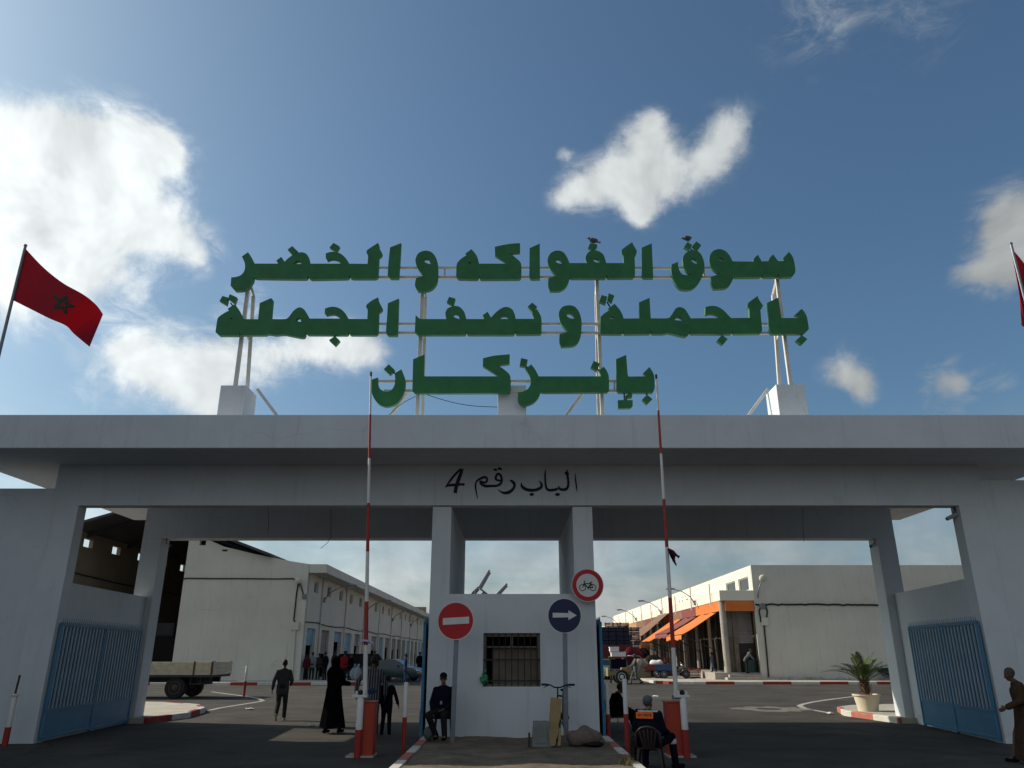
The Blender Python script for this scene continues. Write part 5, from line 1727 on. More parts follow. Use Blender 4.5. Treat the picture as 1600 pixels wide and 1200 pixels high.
def person(label, loc, rz, H, p, top, legs, shoe='shoe_black', hair='hair', skin='skin', vox=.016, style='jacket', headgear=None, group=None, extra=None, girth=1.0, hem=.0, sleeve=.93):
    s = H / 1.75
    t = thing('person', label, 'person', group=group)
    Rm = headrot(p)
    hd = p['head']
    g = girth
    # ---- body: one continuous skin
    b = MB()
    for k in ('L', 'R'):
        sd = -1 if k == 'L' else 1
        b.cap(p['sh' + k], p['el' + k], .045, .037).cap(p['el' + k], p['wr' + k], .036, .026)
        hand(b, p['wr' + k], p.get('hd' + k, p['wr' + k] - p['el' + k]), sd)
        b.cap(p['hp' + k], p['kn' + k], .075, .05).cap(p['kn' + k], p['an' + k], .05, .034)
        b.cap(p['an' + k], p['an' + k] + p['fdir'] * .13 + V((0, 0, -.05)), .035, .028)
        b.cap(p['chest'] + V((sd * .075, 0, -.03)), p['pelvis'] + V((sd * .065, 0, .02)), .085, .085)
        b.cap(p['chest'] + V((sd * .04, 0, .05)), p['sh' + k] + V((0, 0, -.02)), .058, .042)
    b.cap(p['chest'], p['neck'], .09, .06).cap(p['neck'] + V((0, 0, -.02)), hd + V((0, -.015, -.06)), .052, .05)
    b.ell(hd + Rm @ V((0, -.012, .03)), (.072, .092, .095), Rm, 16, 11)
    b.ell(hd + Rm @ V((0, .022, -.045)), (.052, .064, .07), Rm, 14, 9)
    b.ell(hd + Rm @ V((0, .055, -.085)), (.024, .022, .022), Rm, 8, 6)
    b.cap(hd + Rm @ V((0, .080, .012)), hd + Rm @ V((0, .102, -.030)), .010, .014, 7)
    b.cap(hd + Rm @ V((-.03, .074, .026)), hd + Rm @ V((.03, .074, .026)), .012, .012, 7)
    b.cap(hd + Rm @ V((-.018, .078, -.056)), hd + Rm @ V((.018, .078, -.056)), .008, .008, 7)
    b.cap(hd + Rm @ V((-.018, .076, -.068)), hd + Rm @ V((.018, .076, -.068)), .008, .008, 7)
    for sd in (-1, 1):
        b.ell(hd + Rm @ V((sd * .074, -.008, -.008)), (.010, .02, .032), Rm, 8, 6)
        b.ell(hd + Rm @ V((sd * .042, .05, -.025)), (.02, .025, .022), Rm, 8, 6)
    body = remesh(b, 'body', skin, t, min(vox, .011) if vox < .02 else vox, 2)
    if vox < .02:
        e_ = MB()
        for sd in (-1, 1):
            e_.ell(hd + Rm @ V((sd * .030, .076, .006)), (.012, .009, .007), Rm, 8, 6)
        e_.build('eyes', 'black', t, smooth=True)
    # ---- clothing
    def sleeves(b, r0, r1, r2):
        for k in ('L', 'R'):
            b.cap(p['sh' + k], p['el' + k], r0, r1)
            b.cap(p['el' + k], p['el' + k] + (p['wr' + k] - p['el' + k]) * sleeve, r1, r2)
            b.cap(p['chest'] * .45 + p['neck'] * .55, p['sh' + k], .070, r0 - .006)
            b.cap(p['neck'] + V((0, -.01, -.02)), p['sh' + k] + V((0, 0, -.01)), .058, r0 - .012)
            b.cap(p['chest'] + V((0, 0, .02)), p['sh' + k] + V((0, 0, -.06)), .10 * g, r0)

    def trunk(b, ext, rr, wide=.085):
        up = (p['chest'] - p['pelvis']).normalized()
        for sd in (-1, 0, 1):
            b.cap(p['chest'] + V((sd * wide, 0, -.02)), p['pelvis'] + V((sd * (wide - .012), 0, .02)), rr * g, rr * g * .95)
            b.cap(p['pelvis'] + V((sd * wide, 0, .04)), p['pelvis'] + V((sd * (wide + .005), 0, .0)) - up * ext, rr * g, rr * g * .98)
        b.cap(p['chest'] + V((0, -.01, .10)), p['neck'] + V((0, 0, -.015)), .09, .068)
    b = MB()
    if style in ('robe', 'djellaba'):
        trunk(b, .02, .112)
        sleeves(b, .07, .066, .06)
        n = 36
        rings = []
        hemz = hem or .06
        az = .5 * (p['anL'] + p['anR'])
        random.seed(len(label))
        ph = [random.uniform(0, 6) for _ in range(4)]
        for i in range(9):
            f_ = i / 8
            c = p['pelvis'] * (1 - f_) + V((az.x, az.y, hemz)) * f_
            if i == 0:
                c = p['pelvis'] + V((0, 0, .06))
            rx, ry = (.185 + .085 * f_) * g, (.135 + .125 * f_) * g
            rings.append([c + V((rx * math.cos(a) * (1 + .10 * f_ * math.sin(7 * a + ph[0]) + .06 * f_ * math.sin(11 * a + ph[1])), ry * math.sin(a) * (1 + .10 * f_ * math.sin(6 * a + ph[2])), .02 * f_ * math.sin(3 * a + ph[3]))) for a in [2 * math.pi * k / n for k in range(n)]])
        b.loft(rings)
        remesh(b, 'robe', top, t, vox, 3)
    else:
        ext = dict(jacket=.14, shirt=.08, coat=.30)[style]
        trunk(b, ext if p['knL'].z < p['pelvis'].z - .2 else .02, .108)
        sleeves(b, .062, .060, .052)
        jk = remesh(b, 'jacket', top, t, vox, 3)
        b = MB()
        b.cap(p['pelvis'] + V((-.06, 0, .02)), p['pelvis'] + V((.06, 0, .02)), .118 * g, .118 * g)
        for k in ('L', 'R'):
            b.cap(p['hp' + k], p['kn' + k], .098 * g, .074)
            b.cap(p['kn' + k], p['an' + k] + V((0, 0, -.01)), .073, .060)
        remesh(b, 'trousers', legs, t, vox, 3)
    for k in ('L', 'R'):
        b = MB()
        fd = p.get('fd' + k, p['fdir'])
        h_ = p['an' + k]
        b.cap(h_ + V((0, 0, -.045)) - fd * .045, h_ + V((0, 0, -.05)) + fd * .14, .040, .036)
        b.cap(h_, h_ + V((0, 0, -.05)), .042, .042)
        for q in b.v:
            q.z = max(q.z, .004)
        remesh(b, 'shoe', shoe, t, max(vox * .8, .012), 1)
    if headgear == 'scarf':
        b = MB()
        b.ell(hd + V((0, -.015, .025)), (.098, .118, .125), None, 16, 10)
        b.cap(hd + V((0, -.03, -.02)), p['neck'] + V((0, -.02, -.06)), .095, .15)
        b.cap(p['neck'] + V((-.07, -.02, -.05)), p['neck'] + V((.07, -.02, -.05)), .12, .12)
        for q in b.v:
            if q.y > hd.y + .075 and abs(q.x) < .065 and q.z > hd.z - .09:
                q.y = hd.y + .07
        remesh(b, 'headscarf', top, t, vox, 3)
    elif headgear in ('cap', 'knit'):
        b = MB()
        b.ell(hd + Rm @ V((0, -.012, .055)), (.086, .106, .082), Rm, 16, 10)
        for q in b.v:
            l = Rm.transposed() @ (q - hd)
            if l.z < .03:
                l.z = .03 + (l.z - .03) * .12
                q.xyz = hd + Rm @ l
        if headgear == 'cap':
            b.loft([[hd + Rm @ V((x, .07 + .085 * math.sqrt(max(0, 1 - (x / .075) ** 2)), z)) for x in (-.074, -.05, -.02, .02, .05, .074)] + [hd + Rm @ V((x, .06, z)) for x in (.07, -.07)] for z in (.038, .052)])
        cm = 'navy' if headgear == 'cap' else 'cap_grey'
        remesh(b, 'cap', cm, t, min(vox, .012), 2)
        b = MB()
        b.ell(hd + Rm @ V((0, -.03, .012)), (.078, .085, .06), Rm, 14, 9)
        b.build('hair', hair, t, smooth=True)
    else:
        b = MB()
        b.ell(hd + Rm @ V((0, -.022, .042)), (.079, .094, .094), Rm, 18, 12)
        for q in b.v:
            l = Rm.transposed() @ (q - hd)
            if l.y > .055 and l.z < .08:
                l.y = .055 - (l.y - .055) * .3
            q.xyz = hd + Rm @ l
        b.build('hair', hair, t, smooth=True)
    if extra:
        extra(t, p, jk if style not in ('robe', 'djellaba') else None)
    t.scale = (s, s, s)
    return place(t, loc, rz)


# --- the people close to the gate
fz = gz(437, 1126)
p = walk()
p.update(anL=V((-.09, -.30, .20)), knL=V((-.09, .02, .50)), anR=V((.10, .10, .09)), knR=V((.10, .10, .50)))
p['fdL'] = V((0, .55, -.8)).normalized()
p.update(elL=V((-.27, -.04, 1.15)), wrL=V((-.31, .05, .90)), elR=V((.25, .07, 1.15)), wrR=V((.20, .24, 1.02)))
person('man in a grey suit jacket walking away across the sunlit road', fz, R(8), 1.60, p, 'suit_grey', 'trouser_grey', 'shoe_pale', 'hair', 'skin_dark', .015)
fz = gz(517, 1146)
p = walk()
p.update(anR=V((.09, .20, .09)), anL=V((-.08, -.14, .10)), elR=V((.26, .06, 1.16)), wrR=V((.25, .26, 1.14)), elL=V((-.21, .06, 1.15)), wrL=V((-.12, .24, 1.10)))


def bag_extra(t, p, j):
    b = MB()
    b.ell((-.02, -.21, 1.20), (.10, .07, .14), None, 14, 9)
    remesh(b, 'shoulder_bag', 'dark', t, .02, 2)


person('woman in a long black robe and headscarf walking left of the left barrier', fz, R(-28), 1.66, p, 'robe_black', 'robe_black', 'shoe_black', 'hair', 'skin', .016, 'robe', 'scarf', hem=.13, girth=1.16)

# striped jacket material: broad dark cloth with thin pale vertical stripes woven in
ms = bpy.data.materials.new('striped_jacket_cloth')
ms.use_nodes = True
T = ms.node_tree
co = T.nodes.new('ShaderNodeTexCoord')
wv = T.nodes.new('ShaderNodeTexWave')
wv.bands_direction = 'X'
wv.inputs['Scale'].default_value = 5.2
wv.inputs['Distortion'].default_value = 1.2
wv.inputs['Detail Scale'].default_value = .6
cr_ = T.nodes.new('ShaderNodeValToRGB')
cr_.color_ramp.elements[0].position, cr_.color_ramp.elements[0].color = .70, (.024, .025, .034, 1)
cr_.color_ramp.elements[1].position, cr_.color_ramp.elements[1].color = .86, (.17, .18, .20, 1)
T.links.new(co.outputs['Object'], wv.inputs['Vector'])
T.links.new(wv.outputs['Fac'], cr_.inputs[0])
T.links.new(cr_.outputs[0], T.nodes['Principled BSDF'].inputs['Base Color'])
T.nodes['Principled BSDF'].inputs['Roughness'].default_value = .9
M['striped'] = ms
fz = gz(578, 1150)
p = walk()
p.update(knR=V((.10, .06, .50)), anR=V((.11, .12, .09)), anL=V((-.10, -.12, .09)), knL=V((-.09, .02, .5)), elL=V((-.36, -.02, 1.18)), wrL=V((-.38, .02, .93)), elR=V((.30, .02, 1.14)), wrR=V((.30, .08, .88)))
person('man in a dark striped jacket beside the left barrier arm', fz, R(4), 1.70, p, 'striped', 'jean', 'shoe_black', 'hair', 'skin_dark', .016, girth=1.12)
fz = gz(602, 1148)
p = walk()
p.update(knR=V((.09, .05, .50)), anR=V((.11, .02, .09)), anL=V((-.10, -.10, .09)), knL=V((-.10, .03, .5)), elR=V((.29, -.02, 1.14)), wrR=V((.36, .02, .90)), elL=V((-.24, .04, 1.14)), wrL=V((-.24, .14, .92)))
p['hyaw'] = R(-10)


def collar(t, p, j):
    b = MB()
    b.cap(p['neck'] + V((-.05, -.02, .0)), p['neck'] + V((.05, -.02, 0)), .062, .062)
    b.cap(p['neck'] + V((0, -.03, .0)), p['neck'] + V((.02, -.085, -.10)), .05, .02)
    remesh(b, 'pale_collar', 'lavender', t, .014, 2)


person('small boy in dark clothes with a pale collar walking beside the striped jacket man', fz, R(-6), 1.27, p, 'navy', 'navy', 'shoe_black', 'hair', 'skin_dark', .017, extra=collar)

# capped guard sitting at the booth
fz = gz(686, 1158, IZ)


def guard_extra(t, p, j):
    Rm = headrot(p)
    b = MB()
    for sd in (-1, 1):
        b.ell(p['head'] + Rm @ V((sd * .032, .089, .008)), (.029, .010, .018), Rm, 10, 7)
    b.cap(p['head'] + Rm @ V((-.07, .06, .015)), p['head'] + Rm @ V((.07, .06, .015)), .006, .006, 6)
    b.build('sunglasses', 'black', t, smooth=True)
    c = p['shR'] + V((.062, .02, -.13))
    MB().cbox(c, .02, .07, .07).build('sleeve_badge', 'orange_red', j)
    MB().cbox(p['chest'] + V((.0, .122, -.16)), .05, .012, .07).build('name_badge', 'white_shirt', j)


p = sit(.44)
p.update(wrL=V((-.10, .24, .62)), wrR=V((.16, .26, .55)), knR=V((.22, .40, .50)), knL=V((-.13, .42, .50)), anR=V((.06, .28, .09)), anL=V((-.16, .40, .09)))
p['hyaw'] = R(12)
p['hpit'] = R(-4)
person('seated guard in dark uniform, cap and sunglasses at the left corner of the booth', (fz.x + .02, 16.72, IZ), R(170), 1.60, p, 'navy', 'dark', 'shoe_black', 'hair', 'skin', .014, 'coat', 'cap', extra=guard_extra, girth=1.34)
# his stool and bag
t = thing('stool', 'dark stool under the guard at the left corner of the booth', 'stool', (fz.x + .02, 16.86, IZ))
x, y = fz.x + .02, 16.90
MB().box(x - .19, x + .19, y - .17, y + .17, IZ + .36, IZ + .40).build('seat', 'chassis', t, bevel=.01)
for sx in (-1, 1):
    for sy in (-1, 1):
        MB().tube([(x + sx * .15, y + sy * .13, IZ + .36), (x + sx * .18, y + sy * .15, IZ)], .016, 7).build('leg', 'chassis', t)
b = MB()
b.ell((-1.66, 16.5, IZ + .12), (.10, .10, .13), None, 14, 9)
tag(remesh(b, 'bag', 'grey_work', None, .02, 3), 'small grey bag on the island kerb beside the seated guard and the bollard', 'bag')

# black figure sitting on a metal chair right of the booth
fz = gz(963, 1143)
cx, cy = fz.x - .02, fz.y + .1
p = sit(.36)
p.update(wrL=V((-.08, .34, .56)), wrR=V((.10, .36, .56)), anL=V((-.10, .66, .09)), anR=V((.12, .74, .09)), knL=V((-.12, .46, .46)), knR=V((.12, .47, .47)))
p['chest'] += V((0, .08, -.04))
p['neck'] += V((0, .12, -.08))
p['head'] += V((0, .19, -.11))
p['shL'] += V((0, .1, -.06))
p['shR'] += V((0, .1, -.06))
p['hpit'] = R(-14)
person('figure in black sitting hunched on a low chair right of the booth', (cx, cy, 0), R(-70), 1.60, p, 'robe_black', 'robe_black', 'shoe_black', 'hair', 'skin_dark', .017, 'coat', None, girth=1.15)
t = thing('metal_chair', 'thin legged dark chair under the figure in black', 'chair', (cx, cy, 0))
b_ = []
m0 = Matrix.Translation((cx, cy, 0)) @ Matrix.Rotation(R(-70), 4, 'Z')
tr = lambda x, y, z: m0 @ V((x, y, z))
MB().loft([[tr(x, y, z) for x, y in ((-.2, -.2), (.2, -.2), (.2, .2), (-.2, .2))] for z in (.30, .33)]).build('seat', 'chassis', t)
MB().loft([[tr(x, y, z) for x, y in ((-.2, -.235 - (z - .5) * .2), (.2, -.235 - (z - .5) * .2), (.2, -.215 - (z - .5) * .2), (-.2, -.215 - (z - .5) * .2))] for z in (.45, .70)]).build('backrest', 'chassis', t)
for sx in (-1, 1):
    MB().tube([tr(sx * .18, .18, .31), tr(sx * .2, .21, 0)], .011, 6).build('leg', 'galv', t)
    MB().tube([tr(sx * .18, -.27, .70), tr(sx * .18, -.2, .31), tr(sx * .2, -.25, 0)], .011, 6).build('leg', 'galv', t)

# security guard on a brown plastic chair, seen from behind
fz = gz(1022, 1192)
gx, gy = 2.22, 13.5


def secu_extra(t, p, j):
    back = p['chest'].y - .118
    zc = p['shL'].z - .035
    q = MB()
    n = 12
    for i in range(n + 1):
        x = -.19 + .30 * i / n
        y = back - .022 + .55 * (x + .03) ** 2
        q.v += [V((x, y, zc + .045)), V((x, y - .012, zc - .055))]
    for i in range(n):
        q.f.append([2 * i, 2 * i + 1, 2 * i + 3, 2 * i + 2])
        q.m.append(0)
    nn = len(q.v)
    o = q.build('orange_patch', 'orange_patch', j, smooth=True)
    q = MB()
    for i in range(n + 7):
        x = -.17 + .36 * i / (n + 6)
        y = back - .016 + .55 * x ** 2
        q.v += [V((x, y + .006, zc + .075)), V((x, y + .002, zc + .050))]
    for i in range(n + 6):
        q.f.append([2 * i, 2 * i + 1, 2 * i + 3, 2 * i + 2])
        q.m.append(0)
    q.build('reflective_band', 'reflective', j, smooth=True)
    cu = bpy.data.curves.new('lettering', 'FONT')
    cu.body = 'SECURITE'
    cu.size = .058
    cu.align_x, cu.align_y = 'CENTER', 'CENTER'
    cu.offset = .0012
    ob = bpy.data.objects.new('raw', cu)
    col.objects.link(ob)
    me = bpy.data.meshes.new_from_object(ob.evaluated_get(bpy.context.evaluated_depsgraph_get()))
    bpy.data.objects.remove(ob)
    for v in me.vertices:
        x, z = v.co.x - .040, v.co.y
        v.co = V((x, back - .022 + .55 * (x + .03) ** 2 - .007 - .006 * (.5 - z * 8), zc - .004 + z))
    me.materials.clear()
    me.materials.append(M['black'])
    lo = bpy.data.objects.new('lettering', me)
    col.objects.link(lo)
    lo.parent = j
    b = MB()
    kn, an = p['knR'], p['anR']
    b.cap(kn + (an - kn) * .12, kn + (an - kn) * .22, .074, .073, 14)
    b.build('knee_band', 'reflective', t, smooth=True)


p = sit(.34)
p['chest'] += V((0, .02, -.02))
p['neck'] += V((0, .03, -.05))
p['head'] += V((0, .05, -.08))
p.update(knR=V((.32, .36, .50)), anR=V((.36, .38, .09)), knL=V((-.16, .44, .44)), anL=V((-.18, .42, .09)), wrR=V((.26, .34, .56)), wrL=V((-.16, .32, .50)))
p['shR'] += V((.02, 0, -.02))
p['fdR'] = V((.75, .55, 0)).normalized()
p['hyaw'] = R(-14)
person('security guard with orange SECURITE patch on his back, sitting by the right barrier', (gx, gy, 0), R(-22), 1.64, p, 'navy', 'navy', 'shoe_black', 'hair_grey', 'skin', .012, 'jacket', 'knit', extra=secu_extra, girth=1.22)
ch = plastic_chair('chair_brown', 'brown slatted plastic chair under the security guard by the right barrier', 'plastic chairs', 5, True)
ch.location = (gx, gy - .02, 0)
ch.scale = (.82, .82, .74)
ch.rotation_euler.z = R(-14)
t = thing('hanging_jacket', 'dark jacket hanging from the left side of the brown chair', 'jacket', (gx - .3, gy, .3))
b = MB()
b.cap((gx - .25, gy + .03, .46), (gx - .26, gy + .01, .18), .05, .07)
b.cap((gx - .25, gy - .06, .44), (gx - .27, gy - .06, .20), .045, .055)
remesh(b, 'cloth', 'dark', t, .016, 3)
t.children[0].location = -t.location

# man in brown at the right edge
p = walk()
p.update(chest=V((0, .03, 1.29)), neck=V((0, .06, 1.45)), head=V((0, .13, 1.58)), shL=V((-.18, .03, 1.39)), shR=V((.18, .03, 1.39)), elL=V((-.24, .08, 1.12)), wrL=V((-.23, .34, 1.00)), elR=V((.24, .0, 1.10)), wrR=V((.22, .0, .86)))
p['hpit'] = R(-12)
b0 = at(1590, 1053, 14.2)
person('stooped man in a brown robe at the right edge beside the blue gate leaf', (b0.x - .02, 14.2, 0), R(74), 1.56, p, 'brown_robe', 'brown_robe', 'shoe_black', 'hair_grey', 'skin_dark', .014, 'djellaba', None, girth=1.22, hem=.08)

# --- people along the market rows (small in the picture)
GL, GR = 'people along the left shop row', 'people along the right shop row'


def far_person(label, u, v, rz, H, kind, top, legs, group, z=.15, hair='hair', headgear=None, upd=None, style='jacket', **k):
    p = dict(stand=stand, walk=walk, sit=lambda: sit(.30))[kind]()
    if upd:
        p.update(upd)
    f_ = gnd(u, v, z)
    return person(label, (f_.x, f_.y, z), R(rz), H, p, top, legs, k.get('shoe', 'shoe_black'), hair, k.get('skin', 'skin_dark'), .028, style, headgear, group, girth=k.get('girth', 1.0))


far_person('man in blue and jeans standing on the road in front of the teal car', 632, 1071, -80, 1.78, 'stand', 'jean', 'jean', GL, 0.0, upd=dict(anR=V((.12, .14, .09))), shoe='shoe_pale')
far_person('man in olive sitting against the left hall wall, left of his neighbour in black', 416, 1059.5, 200, 1.7, 'sit', 'olive', 'dark', GL)
far_person('person in black robe sitting against the left hall wall', 431, 1059.5, 170, 1.65, 'sit', 'robe_black', 'robe_black', GL, style='coat', headgear='scarf')
far_person('man in a pale shirt with his back turned at the corner shop on the left', 486, 1062, 10, 1.72, 'stand', 'white_shirt', 'dark', GL)
far_person('person in dark red standing left of the pale shirt at the corner shop', 477, 1062.5, 30, 1.6, 'stand', 'maroon', 'dark', GL)
far_person('man in olive standing between the pale shirt and the man in dark blue', 496, 1062, -20, 1.65, 'stand', 'olive', 'dark', GL)
far_person('man in dark blue leaning at the second shop on the left', 506, 1062.5, 60, 1.75, 'stand', 'navy', 'dark', GL)
far_person('person in black standing behind the robed woman on the left pavement', 521, 1062.5, -30, 1.8, 'stand', 'dark', 'dark', GL)
far_person('person in a red jacket standing on the left pavement', 536, 1062.5, 20, 1.72, 'stand', 'red_jacket', 'dark', GL)
far_person('person in black beside the red jacket on the left pavement', 546, 1063, -40, 1.6, 'stand', 'robe_black', 'dark', GL)
far_person('person in grey standing behind the striped jacket man near the dark van', 583, 1064, 10, 1.8, 'stand', 'dark', 'dark', GL)
far_person('figure in black walking on the left pavement close to the booth', 655, 1058, 0, 1.75, 'walk', 'robe_black', 'dark', GL, style='coat')
far_person('man in grey work clothes pushing the yellow handcart', 994, 1070, 95, 1.75, 'walk', 'grey_work', 'grey_work', GR, 0.0, upd=dict(wrL=V((-.2, .42, 1.0)), wrR=V((.2, .42, 1.0)), elL=V((-.24, .16, 1.1)), elR=V((.24, .16, 1.1))), headgear='knit')
far_person('man in light grey walking on the right pavement under the orange awning', 1115, 1060, -75, 1.72, 'walk', 'grey_work', 'jean', GR, shoe='shoe_black')
far_person('man in grey bending over a dark green tub at the corner shop', 1168, 1052, -100, 1.66, 'stand', 'grey_work', 'dark', GR, .58, upd=dict(chest=V((0, .20, 1.20)), neck=V((0, .30, 1.34)), head=V((0, .38, 1.46)), shL=V((-.18, .24, 1.30)), shR=V((.18, .24, 1.30)), elL=V((-.2, .36, 1.08)), elR=V((.2, .36, 1.08)), wrL=V((-.18, .48, .92)), wrR=V((.18, .48, .92))))
far_person('man in a navy top and white cap standing by the blue tricycle', 1027, 1056, 200, 1.78, 'stand', 'navy', 'navy', GR, .15, headgear='knit')
far_person('man in blue overalls crouched over the blue tricycle', 1043, 1058, 120, 1.65, 'sit', 'blue_work', 'blue_work', GR)
far_person('person in maroon sitting beside the red tricycle', 1006, 1062, 150, 1.68, 'sit', 'maroon', 'dark', GR, 0.0)
far_person('man in a pale grey top behind the handcart', 976, 1062, 170, 1.70, 'stand', 'cap_grey', 'dark', GR, 0.0)
far_person('man in dark clothes near the end of the red load', 1003, 1052, 30, 1.75, 'stand', 'dark', 'dark', GR, 0.0)

# ------------------------------------------------------------------ vehicles and goods


def wheel(t, c, r, w, axis='x', rim='rust', name='wheel'):
    c = V(c)
    d = V((1, 0, 0)) if axis == 'x' else V((0, 1, 0))
    u, v_ = (V((0, 1, 0)), V((0, 0, 1))) if axis == 'x' else (V((1, 0, 0)), V((0, 0, 1)))
    n = 28
    prof = [(-w / 2, r * .62), (-w / 2, r * .94), (-w * .36, r), (w * .36, r), (w / 2, r * .94), (w / 2, r * .62)]
    b = MB()
    b.loft([[c + d * o + (u * math.cos(2 * math.pi * k / n) + v_ * math.sin(2 * math.pi * k / n)) * q for k in range(n)] for o, q in prof])
    ty = b.build(name, 'rubber', t, smooth='auto')
    b = MB()
    for sg in (-1, 1):
        b.loft([[c + d * sg * (w / 2 + e) + (u * math.cos(2 * math.pi * k / n) + v_ * math.sin(2 * math.pi * k / n)) * r * q for k in range(n)] for e, q in ((-.002, .60), (.012, .56), (-.02, .40), (.015, .22), (.03, .10))])
    b.build('rim', rim, ty, smooth='auto')
    return ty


# flat bed truck on the left, parked side on beyond the pillar
TX = -12.55
ty0 = 33.9
truck = thing('flatbed_truck', 'old flatbed truck with worn cream plank sides, half hidden by the left pillar', 'truck', (-15, ty0 + 1, 0))
bx0, bx1, bz0, bz1, w_ = TX - 6.0, TX, .95, 1.44, 2.3
b = MB().box(bx0, bx1, ty0, ty0 + w_, bz0 - .12, bz0 - .02)
b.build('bed_floor', 'chassis', truck, bevel=.01)
for yq in (ty0, ty0 + w_ - .05):
    pnl = MB()
    for k in range(3):
        pnl.box(bx0, bx1 - .76, yq, yq + .045, bz0 + k * .165, bz0 + k * .165 + .145)
        pnl.box(bx1 - .70, bx1, yq, yq + .045, bz0 + k * .165, bz0 + k * .165 + .145)
    sp = pnl.build('side_board', 'wood', truck, bevel=.006)
    st = MB()
    for xq in (bx0 + .02, bx0 + 2.3, bx1 - .76, bx1 - .02):
        st.box(xq - .03, xq + .05, yq - .022, yq - .003, bz0 - .05, bz1 + .02)
    st.build('stakes', 'rust', sp)
tg = MB()
for k in range(3):
    tg.box(bx1 + .003, bx1 + .045, ty0 + .02, ty0 + w_ - .02, bz0 + k * .165, bz0 + k * .165 + .158)
tg.build('tailgate', 'wood', truck, bevel=.006)
MB().box(bx0 - 1.6, bx1 - .2, ty0 + .6, ty0 + .75, .62, .82).box(bx0 - 1.6, bx1 - .2, ty0 + w_ - .75, ty0 + w_ - .6, .62, .82).box(TX - .95, TX - .30, ty0 + .15, ty0 + .2, .55, .60).box(TX - .93, TX - .87, ty0 + .14, ty0 + .2, .605, .83).box(TX - .50, TX - .44, ty0 + .14, ty0 + .2, .605, .83).build('chassis', 'chassis', truck)
MB().add([(TX - .65, ty0 + .2, .52), (TX - .1, ty0 + .2, .56), (TX - .15, ty0 + .2, .83), (TX - .6, ty0 + .2, .83), (TX - .65, ty0 + .55, .52), (TX - .1, ty0 + .55, .56), (TX - .15, ty0 + .55, .83), (TX - .6, ty0 + .55, .83)], [(0, 1, 2, 3), (7, 6, 5, 4), (0, 4, 5, 1), (1, 5, 6, 2), (2, 6, 7, 3), (3, 7, 4, 0)]).build('mudflap', 'rubber', truck)
for yq in (ty0 + .22, ty0 + w_ - .22):
    wheel(truck, (TX - 1.50, yq, .43), .43, .30, 'y')
    wheel(truck, (TX - 6.7, yq, .43), .43, .26, 'y')
b = MB()
b.loft([[(x, y, z) for x, z in ((bx0 - .08, .7), (bx0 - .08, 2.25), (bx0 - .5, 2.38), (bx0 - 1.35, 2.30), (bx0 - 1.75, 1.55), (bx0 - 1.8, .7))] for y in (ty0 + .1, ty0 + w_ - .1)])
cab = b.build('cab', 'car_teal', truck, bevel=.04)
MB().add([(bx0 - 1.40, ty0 + .25, 2.18), (bx0 - 1.40, ty0 + w_ - .25, 2.18), (bx0 - 1.74, ty0 + w_ - .25, 1.58), (bx0 - 1.74, ty0 + .25, 1.58)], [(0, 1, 2, 3)]).build('windscreen', 'glass_dark', cab)
MB().box(bx0 - 1.25, bx0 - .4, ty0 + .085, ty0 + .098, 1.55, 2.15).build('side_window', 'glass_dark', cab)


def car(label, loc, rz, paint, L=4.2, Wd=1.68):
    t = thing('car', label, 'car')
    prof = [(-L / 2, .45), (-L / 2 + .02, .80), (-L / 2 + .25, .93), (-L * .30, .96), (-L * .16, 1.36), (L * .02, 1.42), (L * .12, 1.36), (L * .25, .98), (L / 2 - .30, .84), (L / 2 - .03, .66), (L / 2, .42), (L / 2 - .1, .24), (-L / 2 + .1, .24)]

    def sec(y):
        out = []
        for x, z in prof:
            k = 1 - .16 * max(0, (z - .9) / .5) if abs(y) > .5 else 1
            out.append((x * (1 if abs(y) < .6 else .985), y * k, z))
        return out
    b = MB()
    b.loft([sec(y) for y in (-Wd / 2, -Wd / 2 + .1, 0, Wd / 2 - .1, Wd / 2)])
    body = b.build('body', paint, t, smooth='auto', bevel=.02)
    for sd in (-1, 1):
        yy_ = sd * (Wd / 2 + .004)
        kk = lambda z: yy_ * (1 - .16 * max(0, (z - .9) / .5)) + sd * .008
        for (xa, xb, xc, xd) in ((-L * .275, -L * .16, -.10, -.10), (-.03, -.03, L * .105, L * .21)):
            MB().add([(xa, kk(.98), .98), (xb, kk(1.32), 1.32), (xc, kk(1.32), 1.32), (xd, kk(.98), .98)], [(0, 1, 2, 3)]).build('side_window', 'glass_dark', t)
        for xw in (-L * .30, L * .31):
            wheel(t, (xw, sd * (Wd / 2 - .10), .30), .30, .2, 'y', 'galv')
        MB().ell((L / 2 - .12, sd * .58, .68), (.13, .16, .085), None, 12, 8).build('headlight', 'chrome', t, smooth=True)
        MB().cbox((-L / 2 - .002, sd * .62, .74), .04, .2, .16).build('tail_light', 'red', t)
        MB().cbox((L * .17, sd * (Wd / 2 + .07), 1.0), .10, .14, .10).build('mirror', paint, t, bevel=.02)
    MB().add([(L * .128, -.56, 1.335), (L * .128, .56, 1.335), (L * .247, .66, 1.0), (L * .247, -.66, 1.0)], [(0, 1, 2, 3)]).build('windscreen', 'glass_dark', t).location = (.012, 0, .012)
    MB().add([(-L * .17, -.54, 1.33), (-L * .17, .54, 1.33), (-L * .292, .64, .99), (-L * .292, -.64, .99)], [(0, 1, 2, 3)]).build('rear_window', 'glass_dark', t).location = (-.012, 0, .012)
    MB().box(L / 2 - .04, L / 2 + .05, -Wd / 2 + .05, Wd / 2 - .05, .32, .48).build('bumper', 'chassis', t, bevel=.03)
    return place(t, loc, rz)


q = gnd(612, 1064, 0)
car('dark teal car parked facing right beside the left shop row', (q.x, q.y, 0), R(-12), 'car_teal', 4.3)
q = gnd(948, 1061, 0)
car('dull green car parked behind the handcart right of the booth', (q.x, q.y, 0), R(-72), 'car_green', 4.0)
